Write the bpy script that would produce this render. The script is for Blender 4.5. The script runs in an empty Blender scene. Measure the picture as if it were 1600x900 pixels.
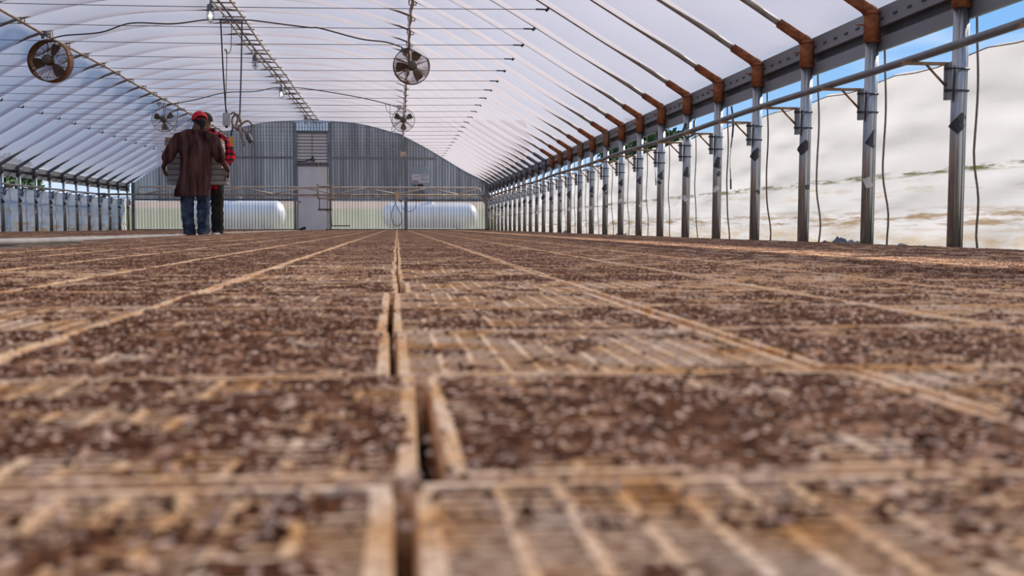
import bpy, bmesh, math, random
from math import sin, cos, pi, radians, sqrt, atan2
from mathutils import Vector, Matrix, noise as mnoise

random.seed(7)
scene = bpy.context.scene
COL = scene.collection

# ------------------------------------------------------------------ camera
FPX = 1850.0
pitch = math.atan(96 / FPX)
yaw = math.atan(180 / FPX * cos(pitch))
cam_data = bpy.data.cameras.new('camera')
cam_data.sensor_width = 36.0
cam_data.lens = 36.0 * FPX / 1600.0
cam_data.clip_start = 0.02
cam_data.clip_end = 2000
cam = bpy.data.objects.new('camera', cam_data)
cam.location = (0, 0, 0.155)
cam.rotation_euler = (pi / 2 - pitch, 0, -yaw)
cam_data.dof.use_dof = True
cam_data.dof.focus_distance = 14.0
cam_data.dof.aperture_fstop = 9.0
COL.objects.link(cam)
scene.camera = cam

# ------------------------------------------------------------------ world, sun, exposure
world = bpy.data.worlds.new('sky')
scene.world = world
world.use_nodes = True
wn = world.node_tree
wn.nodes.clear()
w_out = wn.nodes.new('ShaderNodeOutputWorld')
w_bg = wn.nodes.new('ShaderNodeBackground')
w_tc = wn.nodes.new('ShaderNodeTexCoord')
w_sep = wn.nodes.new('ShaderNodeSeparateXYZ')
w_ramp = wn.nodes.new('ShaderNodeValToRGB')
w_noise = wn.nodes.new('ShaderNodeTexNoise')
w_map = wn.nodes.new('ShaderNodeMapping')
w_cl = wn.nodes.new('ShaderNodeValToRGB')
w_mix = wn.nodes.new('ShaderNodeMixRGB')
w_ramp.color_ramp.elements[0].position = 0.0
w_ramp.color_ramp.elements[0].color = (0.42, 0.62, 0.88, 1)
w_ramp.color_ramp.elements[1].position = 0.9
w_ramp.color_ramp.elements[1].color = (0.10, 0.26, 0.62, 1)
e = w_ramp.color_ramp.elements.new(0.15)
e.color = (0.22, 0.46, 0.82, 1)
w_map.inputs['Scale'].default_value = (2.0, 2.0, 9.0)
w_noise.inputs['Scale'].default_value = 1.6
w_noise.inputs['Detail'].default_value = 6
w_cl.color_ramp.elements[0].position = 0.52
w_cl.color_ramp.elements[0].color = (0, 0, 0, 1)
w_cl.color_ramp.elements[1].position = 0.72
w_cl.color_ramp.elements[1].color = (0.8, 0.8, 0.8, 1)
w_mix.inputs['Color2'].default_value = (0.85, 0.88, 0.92, 1)
wn.links.new(w_tc.outputs['Generated'], w_sep.inputs[0])
wn.links.new(w_sep.outputs['Z'], w_ramp.inputs[0])
wn.links.new(w_tc.outputs['Generated'], w_map.inputs[0])
wn.links.new(w_map.outputs[0], w_noise.inputs['Vector'])
wn.links.new(w_noise.outputs[0], w_cl.inputs[0])
wn.links.new(w_cl.outputs[0], w_mix.inputs['Fac'])
wn.links.new(w_ramp.outputs[0], w_mix.inputs['Color1'])
wn.links.new(w_mix.outputs[0], w_bg.inputs['Color'])
w_bg.inputs['Strength'].default_value = 1.0
wn.links.new(w_bg.outputs[0], w_out.inputs[0])

sun_data = bpy.data.lights.new('sun', 'SUN')
sun_data.energy = 8.0
sun_data.angle = radians(2.5)
sun_data.color = (1.0, 0.90, 0.76)
sun = bpy.data.objects.new('sun', sun_data)
COL.objects.link(sun)
sun_dir = Vector((0.72, 0.42, 0.58)).normalized()          # towards the sun
sun.rotation_euler = sun_dir.to_track_quat('Z', 'Y').to_euler()
sun.location = (20, 10, 30)

scene.view_settings.view_transform = 'Standard'
scene.view_settings.look = 'None'
scene.view_settings.gamma = 1.0
scene.view_settings.exposure = 0.22
scene.view_settings.use_curve_mapping = False
scene.cycles.max_bounces = 8
scene.cycles.transparent_max_bounces = 16
scene.cycles.use_denoising = True

# ------------------------------------------------------------------ layout constants (metres)
Y_END = 37.2
XR, XL = 2.85, -8.05
XC = -2.6
BAY = 1.143
Y0 = 5.84
def bay_y(k): return Y0 + BAY * k
ARCH = [(0, 3.43), (0.8, 3.41), (1.43, 3.355), (2.1, 3.21), (2.81, 2.985), (3.3, 2.75), (3.8, 2.47), (4.6, 1.985), (5.0, 1.74), (5.45, 1.45)]
def arch(dx):
    a = abs(dx)
    for i in range(len(ARCH) - 1):
        x0, z0 = ARCH[i]
        x1, z1 = ARCH[i + 1]
        if a <= x1 or i == len(ARCH) - 2:
            def sl(j):
                if j <= 0: return 0.0
                if j >= len(ARCH) - 1: return (ARCH[-1][1] - ARCH[-2][1]) / (ARCH[-1][0] - ARCH[-2][0])
                return (ARCH[j + 1][1] - ARCH[j - 1][1]) / (ARCH[j + 1][0] - ARCH[j - 1][0])
            h = x1 - x0
            t = min((a - x0) / h, 1.0)
            m0, m1 = sl(i) * h, sl(i + 1) * h
            return (2*t**3 - 3*t*t + 1) * z0 + (t**3 - 2*t*t + t) * m0 + (-2*t**3 + 3*t*t) * z1 + (t**3 - t*t) * m1
def arch_n(dx):
    d = 0.01
    s = (arch(dx + d) - arch(dx - d)) / (2 * d)
    n = Vector((-s, 0, 1)).normalized()
    return n

ONES = ['zeroth', 'first', 'second', 'third', 'fourth', 'fifth', 'sixth', 'seventh', 'eighth', 'ninth', 'tenth', 'eleventh', 'twelfth',
        'thirteenth', 'fourteenth', 'fifteenth', 'sixteenth', 'seventeenth', 'eighteenth', 'nineteenth']
TENS = {2: ('twentieth', 'twenty'), 3: ('thirtieth', 'thirty'), 4: ('fortieth', 'forty')}
def ordinal(n):
    if n < 20: return ONES[n]
    t, o = divmod(n, 10)
    return TENS[t][0] if o == 0 else TENS[t][1] + '-' + ONES[o]

# ------------------------------------------------------------------ object helpers
def tag(o, label=None, cat=None, group=None, kind=None):
    if label: o['label'] = label
    if cat: o['category'] = cat
    if group: o['group'] = group
    if kind: o['kind'] = kind
    return o
def empty(name, loc=(0, 0, 0), rz=0.0, label=None, cat=None, group=None, kind=None, parent=None):
    o = bpy.data.objects.new(name, None)
    o.empty_display_size = 0.1
    o.location = loc
    o.rotation_euler = (0, 0, rz)
    if parent: o.parent = parent
    COL.objects.link(o)
    return tag(o, label, cat, group, kind)
def link_mesh(name, me, parent=None, loc=(0, 0, 0), rot=(0, 0, 0)):
    o = bpy.data.objects.new(name, me)
    o.location = loc
    o.rotation_euler = rot
    if parent: o.parent = parent
    COL.objects.link(o)
    return o

class MB:
    def __init__(s):
        s.v, s.f, s.m, s.s = [], [], [], []
    def quad(s, idx, mat=0, smooth=False):
        s.f.append(tuple(idx)); s.m.append(mat); s.s.append(smooth)
    def box(s, x0, x1, y0, y1, z0, z1, mat=0, M=None):
        b = len(s.v)
        pts = [(x0, y0, z0), (x1, y0, z0), (x1, y1, z0), (x0, y1, z0), (x0, y0, z1), (x1, y0, z1), (x1, y1, z1), (x0, y1, z1)]
        if M: pts = [tuple(M @ Vector(p)) for p in pts]
        s.v += pts
        for q in ((0, 3, 2, 1), (4, 5, 6, 7), (0, 1, 5, 4), (1, 2, 6, 5), (2, 3, 7, 6), (3, 0, 4, 7)):
            s.quad([b + i for i in q], mat)
        return s
    def ridge(s, x0, x1, y0, y1, z0, z1, t, mat=0):
        """box without a bottom, its top narrowed by t"""
        b = len(s.v)
        s.v += [(x0, y0, z0), (x1, y0, z0), (x1, y1, z0), (x0, y1, z0), (x0 + t, y0 + t, z1), (x1 - t, y0 + t, z1), (x1 - t, y1 - t, z1), (x0 + t, y1 - t, z1)]
        for q in ((4, 5, 6, 7), (0, 1, 5, 4), (1, 2, 6, 5), (2, 3, 7, 6), (3, 0, 4, 7)):
            s.quad([b + i for i in q], mat)
    def tube(s, pts, r, n=8, mat=0, caps=True, smooth=True, closed=False, ell=None):
        pts = [Vector(p) for p in pts]
        N = len(pts)
        rs = r if isinstance(r, (list, tuple)) else [r] * N
        b0 = len(s.v)
        prev = None
        for i, p in enumerate(pts):
            if closed: d = pts[(i + 1) % N] - pts[i - 1]
            elif i == 0: d = pts[1] - p
            elif i == N - 1: d = p - pts[i - 1]
            else: d = (pts[i + 1] - p).normalized() + (p - pts[i - 1]).normalized()
            d = d.normalized() if d.length > 1e-9 else Vector((0, 0, 1))
            if prev is None:
                a = Vector((0, 0, 1)) if abs(d.z) < 0.9 else Vector((1, 0, 0))
                u = (a - d * a.dot(d)).normalized()
            else:
                u = prev - d * prev.dot(d)
                u = u.normalized() if u.length > 1e-6 else d.orthogonal().normalized()
            prev = u
            w = d.cross(u)
            for k in range(n):
                a = 2 * pi * k / n
                s.v.append(tuple(p + (u * cos(a) + w * sin(a)) * rs[i]))
        rng = N if closed else N - 1
        for i in range(rng):
            for k in range(n):
                a, c = b0 + i * n, b0 + ((i + 1) % N) * n
                s.quad((a + k, a + (k + 1) % n, c + (k + 1) % n, c + k), mat, smooth)
        if caps and not closed:
            s.quad([b0 + k for k in range(n)][::-1], mat)
            s.quad([b0 + (N - 1) * n + k for k in range(n)], mat)
        return s
    def lathe(s, prof, n=24, M=None, mat=0, smooth=True):
        """prof: (radius, z) list"""
        b0 = len(s.v)
        M = M or Matrix()
        for r, z in prof:
            for k in range(n):
                a = 2 * pi * k / n
                s.v.append(tuple(M @ Vector((r * cos(a), r * sin(a), z))))
        for i in range(len(prof) - 1):
            for k in range(n):
                a, c = b0 + i * n, b0 + (i + 1) * n
                s.quad((a + k, a + (k + 1) % n, c + (k + 1) % n, c + k), mat, smooth)
        return s
    def mesh(s, name, *mats):
        me = bpy.data.meshes.new(name)
        me.from_pydata(s.v, [], s.f)
        for m in mats: me.materials.append(m)
        me.polygons.foreach_set('material_index', s.m)
        me.polygons.foreach_set('use_smooth', s.s)
        me.update()
        return me
    def build(s, name, mats, parent=None, loc=(0, 0, 0), rot=(0, 0, 0)):
        if not isinstance(mats, (list, tuple)): mats = [mats]
        return link_mesh(name, s.mesh(name, *mats), parent, loc, rot)

# ------------------------------------------------------------------ material helpers
def new_mat(name):
    m = bpy.data.materials.new(name)
    m.use_nodes = True
    nt = m.node_tree
    nt.nodes.clear()
    out = nt.nodes.new('ShaderNodeOutputMaterial')
    return m, nt, out
def N(nt, kind, **kw):
    n = nt.nodes.new(kind)
    for k, v in kw.items():
        if k in n.inputs: n.inputs[k].default_value = v
        else: setattr(n, k, v)
    return n
def ramp(nt, stops):
    r = nt.nodes.new('ShaderNodeValToRGB')
    el = r.color_ramp.elements
    el[0].position, el[0].color = stops[0][0], (*stops[0][1], 1)
    el[1].position, el[1].color = stops[-1][0], (*stops[-1][1], 1)
    for p, c in stops[1:-1]:
        x = el.new(p); x.color = (*c, 1)
    return r
def mapped(nt, scale=(1, 1, 1), coord='Object'):
    tc = nt.nodes.new('ShaderNodeTexCoord')
    mp = nt.nodes.new('ShaderNodeMapping')
    mp.inputs['Scale'].default_value = scale
    nt.links.new(tc.outputs[coord], mp.inputs[0])
    return mp
def world_pos(nt, scale=(1, 1, 1)):
    g = nt.nodes.new('ShaderNodeNewGeometry')
    mp = nt.nodes.new('ShaderNodeMapping')
    mp.inputs['Scale'].default_value = scale
    nt.links.new(g.outputs['Position'], mp.inputs[0])
    return mp
def pbr(name, c1, c2=None, rough=0.6, metal=0.0, scale=8.0, stretch=(1, 1, 1), bump=0.0, lo=0.35, hi=0.65, detail=5, spec=0.5):
    m, nt, out = new_mat(name)
    b = nt.nodes.new('ShaderNodeBsdfPrincipled')
    b.inputs['Roughness'].default_value = rough
    b.inputs['Metallic'].default_value = metal
    b.inputs['Specular IOR Level'].default_value = spec
    c2 = c2 or tuple(x * 0.8 for x in c1)
    mp = mapped(nt, stretch)
    nz = N(nt, 'ShaderNodeTexNoise', Scale=scale, Detail=detail)
    nt.links.new(mp.outputs[0], nz.inputs['Vector'])
    r = ramp(nt, [(lo, c1), (hi, c2)])
    nt.links.new(nz.outputs[0], r.inputs[0])
    nt.links.new(r.outputs[0], b.inputs['Base Color'])
    if bump:
        bp = N(nt, 'ShaderNodeBump', Strength=bump, Distance=0.02)
        nt.links.new(nz.outputs[0], bp.inputs['Height'])
        nt.links.new(bp.outputs[0], b.inputs['Normal'])
    nt.links.new(b.outputs[0], out.inputs[0])
    return m

M_galv = pbr('galvanized_steel', (0.46, 0.48, 0.50), (0.33, 0.35, 0.37), rough=0.34, metal=0.85, scale=9, stretch=(3, 3, 0.5), bump=0.05)
M_galv_dark = pbr('weathered_galvanized_steel', (0.20, 0.21, 0.225), (0.13, 0.135, 0.15), rough=0.5, metal=0.55, scale=5, stretch=(1, 1, 1))
M_board = pbr('grey_eave_metal', (0.235, 0.245, 0.265), (0.18, 0.185, 0.20), rough=0.5, metal=0.3, scale=3, stretch=(1, 0.3, 1))
M_recess = pbr('shaded_recess', (0.06, 0.06, 0.065), (0.04, 0.04, 0.045), rough=0.6, metal=0.3)  # shade of the recessed channel and gaps put into a near-black colour
M_rust = pbr('rusted_steel', (0.17, 0.045, 0.018), (0.34, 0.12, 0.04), rough=0.8, metal=0.15, scale=26, bump=0.3)
M_rust_pale = pbr('rust_flecked_steel', (0.36, 0.24, 0.14), (0.23, 0.10, 0.045), rough=0.7, metal=0.3, scale=30, bump=0.2)
M_bow = pbr('dull_bow_pipe', (0.33, 0.30, 0.27), (0.17, 0.14, 0.12), rough=0.5, metal=0.6, scale=6)
M_pipe_tan = pbr('pale_tan_pipe', (0.66, 0.60, 0.52), (0.50, 0.43, 0.35), rough=0.5, metal=0.2, scale=5)
M_purlin = pbr('tan_purlin_pipe', (0.50, 0.43, 0.35), (0.30, 0.22, 0.16), rough=0.5, metal=0.35, scale=5)
M_black = pbr('black_plastic', (0.018, 0.018, 0.022), (0.03, 0.03, 0.035), rough=0.5)
M_tape_white = pbr('white_tape', (0.72, 0.72, 0.72), (0.6, 0.6, 0.58), rough=0.5)
M_cable = pbr('black_cable', (0.03, 0.03, 0.035), (0.05, 0.05, 0.055), rough=0.6)
M_wire = pbr('thin_dark_wire', (0.10, 0.085, 0.075), (0.07, 0.06, 0.055), rough=0.6, metal=0.3)
M_cord = pbr('brown_cord', (0.20, 0.16, 0.125), (0.13, 0.10, 0.08), rough=0.8, scale=40)
M_rope = pbr('tan_rope', (0.34, 0.27, 0.20), (0.20, 0.15, 0.11), rough=0.9, scale=60)
M_fan_rust = pbr('rusty_fan_metal', (0.24, 0.10, 0.04), (0.12, 0.06, 0.035), rough=0.6, metal=0.4, scale=12)
M_fan_grey = pbr('grey_fan_metal', (0.42, 0.41, 0.39), (0.24, 0.20, 0.16), rough=0.45, metal=0.6, scale=12)
M_blade = pbr('dark_fan_blade', (0.10, 0.085, 0.06), (0.16, 0.13, 0.08), rough=0.45, metal=0.4, scale=8)
M_boxgrey = pbr('grey_plastic_box', (0.55, 0.56, 0.55), (0.45, 0.46, 0.45), rough=0.5)
M_yellow = pbr('yellow_plastic_box', (0.75, 0.48, 0.10), (0.6, 0.36, 0.07), rough=0.5)
M_tanbox = pbr('tan_reflector', (0.62, 0.46, 0.30), (0.48, 0.34, 0.22), rough=0.6)
M_pvc = pbr('white_pvc', (0.52, 0.50, 0.48), (0.42, 0.40, 0.38), rough=0.4, scale=4)
M_foam_edge = pbr('whitewashed_edge_board', (0.55, 0.46, 0.38), (0.36, 0.27, 0.20), rough=0.8, scale=7)
M_foam_grey = pbr('weathered_grey_foam', (0.34, 0.34, 0.33), (0.46, 0.42, 0.36), rough=0.85, scale=9)
M_concrete = pbr('dusty_gravel_floor', (0.20, 0.16, 0.13), (0.12, 0.09, 0.07), rough=0.9, scale=12, bump=0.3)
M_liner = pbr('black_pond_liner', (0.015, 0.011, 0.009), (0.03, 0.02, 0.016), rough=0.8, scale=10, bump=0.4, spec=0.1)
M_grass = pbr('grass', (0.06, 0.10, 0.018), (0.13, 0.12, 0.04), rough=0.9, scale=2.0, bump=0.4)
M_dirt = pbr('brown_dirt', (0.26, 0.17, 0.11), (0.18, 0.12, 0.08), rough=0.95, scale=1.5)
M_leaf = pbr('dark_green_leaves', (0.02, 0.06, 0.015), (0.07, 0.12, 0.03), rough=0.8, scale=3)
M_bark = pbr('bark', (0.10, 0.07, 0.05), (0.06, 0.04, 0.03), rough=0.9)
M_tank = pbr('silver_white_tank_paint', (0.72, 0.74, 0.78), (0.62, 0.65, 0.70), rough=0.32, metal=0.35, scale=1.5)
M_door = pbr('pale_grey_door_paint', (0.80, 0.81, 0.82), (0.72, 0.73, 0.74), rough=0.55, scale=2.5)
M_slat = pbr('white_louver_slat', (0.90, 0.91, 0.92), (0.80, 0.81, 0.82), rough=0.5, scale=6)
M_skin1 = pbr('dark_brown_skin', (0.085, 0.035, 0.02), (0.12, 0.052, 0.03), rough=0.55, scale=12)
M_skin2 = pbr('brown_skin', (0.19, 0.085, 0.05), (0.24, 0.115, 0.07), rough=0.55, scale=12)
M_hair = pbr('black_hair', (0.008, 0.007, 0.006), (0.016, 0.013, 0.011), rough=0.8, scale=60)
M_shirt = pbr('fold_lit_dark_brown_cotton', (0.026, 0.011, 0.010), (0.14, 0.068, 0.060), rough=0.95, scale=5, stretch=(3, 3, 0.35), bump=0.1, spec=0.1)  # pale vertical streaks stand in for light catching the shirt folds
M_jeans = pbr('blue_denim', (0.022, 0.036, 0.066), (0.095, 0.13, 0.19), rough=0.9, scale=9, bump=0.2, lo=0.4, hi=0.68, spec=0.2)
M_pants = pbr('charcoal_trousers', (0.018, 0.018, 0.018), (0.045, 0.042, 0.038), rough=0.9, scale=8, bump=0.1, spec=0.2)
M_cap_red = pbr('red_cotton_cap', (0.62, 0.012, 0.02), (0.46, 0.008, 0.015), rough=0.85, scale=20)
M_eye = pbr('eye', (0.7, 0.7, 0.68), (0.6, 0.6, 0.6), rough=0.3)
M_shoe = pbr('black_shoe', (0.02, 0.022, 0.03), (0.03, 0.03, 0.04), rough=0.6)
M_sign = pbr('white_sign', (0.66, 0.68, 0.70), (0.58, 0.60, 0.62), rough=0.5)
M_ink_red = pbr('red_print', (0.5, 0.05, 0.06), rough=0.6)
M_ink = pbr('black_print', (0.05, 0.05, 0.05), rough=0.6)

# glass jar of the lamps and their bulb
M_glass, nt, out = new_mat('jar_glass')
tr = N(nt, 'ShaderNodeBsdfTransparent'); tr.inputs[0].default_value = (0.93, 0.95, 0.92, 1)
gl = N(nt, 'ShaderNodeBsdfGlossy', Roughness=0.08)
mx = N(nt, 'ShaderNodeMixShader'); mx.inputs[0].default_value = 0.16
nt.links.new(tr.outputs[0], mx.inputs[1]); nt.links.new(gl.outputs[0], mx.inputs[2]); nt.links.new(mx.outputs[0], out.inputs[0])
M_bulb, nt, out = new_mat('lit_bulb')
em = N(nt, 'ShaderNodeEmission', Strength=3.0); em.inputs[0].default_value = (1.0, 0.92, 0.72, 1)
nt.links.new(em.outputs[0], out.inputs[0])

# plaid flannel
M_plaid, nt, out = new_mat('red_black_plaid')
b = N(nt, 'ShaderNodeBsdfPrincipled', Roughness=0.9)
b.inputs['Specular IOR Level'].default_value = 0.1
tc = nt.nodes.new('ShaderNodeTexCoord'); sp = nt.nodes.new('ShaderNodeSeparateXYZ')
nt.links.new(tc.outputs['Object'], sp.inputs[0])
fx = []
for ax in ('X', 'Z'):
    a = N(nt, 'ShaderNodeMath', operation='MULTIPLY'); a.inputs[1].default_value = 1 / 0.085
    f_ = N(nt, 'ShaderNodeMath', operation='FRACT'); g_ = N(nt, 'ShaderNodeMath', operation='GREATER_THAN'); g_.inputs[1].default_value = 0.5
    nt.links.new(sp.outputs[ax], a.inputs[0]); nt.links.new(a.outputs[0], f_.inputs[0]); nt.links.new(f_.outputs[0], g_.inputs[0])
    fx.append(g_)
ad = N(nt, 'ShaderNodeMath', operation='ADD'); nt.links.new(fx[0].outputs[0], ad.inputs[0]); nt.links.new(fx[1].outputs[0], ad.inputs[1])
hf = N(nt, 'ShaderNodeMath', operation='MULTIPLY'); hf.inputs[1].default_value = 0.5; nt.links.new(ad.outputs[0], hf.inputs[0])
r = ramp(nt, [(0.2, (0.62, 0.012, 0.035)), (0.5, (0.22, 0.008, 0.018)), (0.8, (0.012, 0.008, 0.010))])
r.color_ramp.interpolation = 'CONSTANT'
r.color_ramp.elements[0].position = 0.0; r.color_ramp.elements[1].position = 0.4; r.color_ramp.elements[2].position = 0.8
nt.links.new(hf.outputs[0], r.inputs[0]); nt.links.new(r.outputs[0], b.inputs['Base Color']); nt.links.new(b.outputs[0], out.inputs[0])

# greenhouse film: translucent milky sheet
def film_mat(name, col, trans, stains=None, clear=0.0):
    m, nt, out = new_mat(name)
    di = N(nt, 'ShaderNodeBsdfDiffuse'); tl = N(nt, 'ShaderNodeBsdfTranslucent')
    mx = N(nt, 'ShaderNodeMixShader'); mx.inputs[0].default_value = trans
    pos = world_pos(nt, (1, 1, 1))
    nz = N(nt, 'ShaderNodeTexNoise', Scale=1.3, Detail=6)
    nt.links.new(pos.outputs[0], nz.inputs['Vector'])
    rr = ramp(nt, [(0.3, tuple(c * 0.94 for c in col)), (0.7, col)])
    nt.links.new(nz.outputs[0], rr.inputs[0])
    last = rr.outputs[0]
    if stains:
        g = nt.nodes.new('ShaderNodeNewGeometry'); s2 = nt.nodes.new('ShaderNodeSeparateXYZ')
        nt.links.new(g.outputs['Position'], s2.inputs[0])
        for (z0, z1, w, scol, sc, lo, hi, amt) in stains:
            # band centred between z0 and z1
            ctr = (z0 + z1) / 2
            m1 = N(nt, 'ShaderNodeMath', operation='SUBTRACT'); m1.inputs[1].default_value = ctr
            m2 = N(nt, 'ShaderNodeMath', operation='ABSOLUTE')
            m3 = N(nt, 'ShaderNodeMapRange'); m3.inputs['From Min'].default_value = (z1 - z0) / 2 + w; m3.inputs['From Max'].default_value = (z1 - z0) / 2
            nt.links.new(s2.outputs['Z'], m1.inputs[0]); nt.links.new(m1.outputs[0], m2.inputs[0]); nt.links.new(m2.outputs[0], m3.inputs['Value'])
            mp = world_pos(nt, sc)
            n2 = N(nt, 'ShaderNodeTexNoise', Scale=1.0, Detail=8, Roughness=0.7)
            nt.links.new(mp.outputs[0], n2.inputs['Vector'])
            r2 = ramp(nt, [(lo, (0, 0, 0)), (hi, (amt, amt, amt))])
            nt.links.new(n2.outputs[0], r2.inputs[0])
            mu = N(nt, 'ShaderNodeMath', operation='MULTIPLY')
            nt.links.new(r2.outputs[0], mu.inputs[0]); nt.links.new(m3.outputs[0], mu.inputs[1])
            mc = N(nt, 'ShaderNodeMixRGB'); mc.inputs['Color2'].default_value = (*scol, 1)
            nt.links.new(mu.outputs[0], mc.inputs[0]); nt.links.new(last, mc.inputs['Color1'])
            last = mc.outputs[0]
    nt.links.new(last, di.inputs[0]); nt.links.new(last, tl.inputs[0])
    nt.links.new(di.outputs[0], mx.inputs[1]); nt.links.new(tl.outputs[0], mx.inputs[2])
    fin = mx.outputs[0]
    if clear:
        tp = N(nt, 'ShaderNodeBsdfTransparent'); m2 = N(nt, 'ShaderNodeMixShader'); m2.inputs[0].default_value = clear
        nt.links.new(fin, m2.inputs[1]); nt.links.new(tp.outputs[0], m2.inputs[2]); fin = m2.outputs[0]
    nt.links.new(fin, out.inputs[0])
    return m
M_film = film_mat('milky_roof_film', (0.70, 0.665, 0.715), 0.31, clear=0.21)
M_curtain = film_mat('stained_side_curtain', (0.60, 0.60, 0.635), 0.5, stains=[
    (0.460, 0.475, 0.018, (0.10, 0.10, 0.03), (5, 2.6, 30), 0.46, 0.58, 0.95),
    (0.34, 0.42, 0.05, (0.40, 0.28, 0.15), (5, 1.7, 26), 0.50, 0.68, 0.55),
    (0.17, 0.23, 0.05, (0.26, 0.17, 0.08), (5, 1.6, 28), 0.46, 0.60, 0.85),
    (-0.05, 0.10, 0.06, (0.45, 0.32, 0.17), (5, 2.0, 18), 0.40, 0.66, 0.8),
    (0.55, 1.0, 0.15, (0.50, 0.47, 0.44), (3, 1.0, 9), 0.45, 0.75, 0.25)])
M_curtain_left = film_mat('stained_left_curtain', (0.62, 0.64, 0.70), 0.5, stains=[
    (0.42, 0.50, 0.05, (0.58, 0.46, 0.26), (9, 0.8, 14), 0.46, 0.62, 0.7),
    (0.0, 0.22, 0.06, (0.55, 0.34, 0.14), (9, 0.9, 9), 0.46, 0.60, 0.85)])

# corrugated sheets
def sheet_mat(name, c1, c2, clear, trans, streak):
    m, nt, out = new_mat(name)
    pos = world_pos(nt, streak)
    nz = N(nt, 'ShaderNodeTexNoise', Scale=1.0, Detail=6)
    nt.links.new(pos.outputs[0], nz.inputs['Vector'])
    rr = ramp(nt, [(0.35, c1), (0.68, c2)])
    nt.links.new(nz.outputs[0], rr.inputs[0])
    di = N(nt, 'ShaderNodeBsdfDiffuse'); tl = N(nt, 'ShaderNodeBsdfTranslucent'); gl = N(nt, 'ShaderNodeBsdfGlossy', Roughness=0.3)
    tp = N(nt, 'ShaderNodeBsdfTransparent')
    nt.links.new(rr.outputs[0], di.inputs[0]); nt.links.new(rr.outputs[0], tl.inputs[0])
    a = N(nt, 'ShaderNodeMixShader'); a.inputs[0].default_value = trans
    nt.links.new(di.outputs[0], a.inputs[1]); nt.links.new(tl.outputs[0], a.inputs[2])
    b_ = N(nt, 'ShaderNodeMixShader'); b_.inputs[0].default_value = 0.08
    nt.links.new(a.outputs[0], b_.inputs[1]); nt.links.new(gl.outputs[0], b_.inputs[2])
    c_ = N(nt, 'ShaderNodeMixShader'); c_.inputs[0].default_value = clear
    nt.links.new(b_.outputs[0], c_.inputs[1]); nt.links.new(tp.outputs[0], c_.inputs[2])
    nt.links.new(c_.outputs[0], out.inputs[0])
    return m
M_sheet_up = sheet_mat('smoky_corrugated_sheet', (0.095, 0.10, 0.115), (0.21, 0.22, 0.26), 0.10, 0.35, (7, 1, 0.45))
M_sheet_up2 = sheet_mat('lighter_smoky_sheet', (0.125, 0.135, 0.16), (0.25, 0.27, 0.32), 0.12, 0.4, (7, 1, 0.4))
M_sheet_low = sheet_mat('clear_corrugated_sheet', (0.44, 0.42, 0.44), (0.62, 0.60, 0.63), 0.50, 0.5, (9, 1, 0.5))
M_sheet_blue = sheet_mat('bluish_corrugated_sheet', (0.20, 0.26, 0.36), (0.28, 0.34, 0.46), 0.15, 0.5, (2.5, 1, 0.4))
M_poly_panel = sheet_mat('pale_blue_sheet', (0.40, 0.48, 0.55), (0.48, 0.56, 0.62), 0.25, 0.5, (2.5, 1, 0.4))

# seed tray foam: old polystyrene, tan and dusty
M_foam, nt, out = new_mat('aged_polystyrene')
b = N(nt, 'ShaderNodeBsdfPrincipled', Roughness=0.85)
b.inputs['Specular IOR Level'].default_value = 0.2
mp = world_pos(nt, (1, 1, 1))
n1 = N(nt, 'ShaderNodeTexNoise', Scale=16.0, Detail=4); n2 = N(nt, 'ShaderNodeTexNoise', Scale=160.0, Detail=3)
for q in (n1, n2): nt.links.new(mp.outputs[0], q.inputs['Vector'])
r1 = ramp(nt, [(0.35, (0.93, 0.72, 0.53)), (0.52, (0.88, 0.59, 0.35)), (0.66, (0.72, 0.38, 0.14))])
r2 = ramp(nt, [(0.42, (1, 1, 1)), (0.72, (0.42, 0.30, 0.22))])
nt.links.new(n1.outputs[0], r1.inputs[0]); nt.links.new(n2.outputs[0], r2.inputs[0])
mm = N(nt, 'ShaderNodeMixRGB', blend_type='MULTIPLY'); mm.inputs[0].default_value = 1.0
nt.links.new(r1.outputs[0], mm.inputs[1]); nt.links.new(r2.outputs[0], mm.inputs[2])
nt.links.new(mm.outputs[0], b.inputs['Base Color']); nt.links.new(b.outputs[0], out.inputs[0])

# potting soil with pale perlite and dry dust
M_soil, nt, out = new_mat('potting_soil')
b = N(nt, 'ShaderNodeBsdfPrincipled', Roughness=0.95)
b.inputs['Specular IOR Level'].default_value = 0.15
mp = world_pos(nt, (1, 1, 1))
n1 = N(nt, 'ShaderNodeTexNoise', Scale=220.0, Detail=4); n2 = N(nt, 'ShaderNodeTexNoise', Scale=7.0, Detail=5)
v1 = N(nt, 'ShaderNodeTexVoronoi', Scale=330.0)
for q in (n1, n2, v1): nt.links.new(mp.outputs[0], q.inputs['Vector'])
r1 = ramp(nt, [(0.32, (0.014, 0.0042, 0.0015)), (0.50, (0.075, 0.023, 0.008)), (0.72, (0.25, 0.10, 0.042))])
nt.links.new(n1.outputs[0], r1.inputs[0])
n3 = N(nt, 'ShaderNodeTexNoise', Scale=48.0, Detail=4, Roughness=0.6)
nt.links.new(mp.outputs[0], n3.inputs['Vector'])
r3 = ramp(nt, [(0.50, (0.0, 0.0, 0.0)), (0.66, (0.85, 0.85, 0.85))])
nt.links.new(n3.outputs[0], r3.inputs[0])
r2 = ramp(nt, [(0.38, (0.06, 0.06, 0.06)), (0.60, (0.95, 0.95, 0.95))])
mu3 = N(nt, 'ShaderNodeMath', operation='MULTIPLY')
nt.links.new(n2.outputs[0], r2.inputs[0])
dm = N(nt, 'ShaderNodeMixRGB'); dm.inputs['Color2'].default_value = (0.58, 0.32, 0.19, 1)
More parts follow.
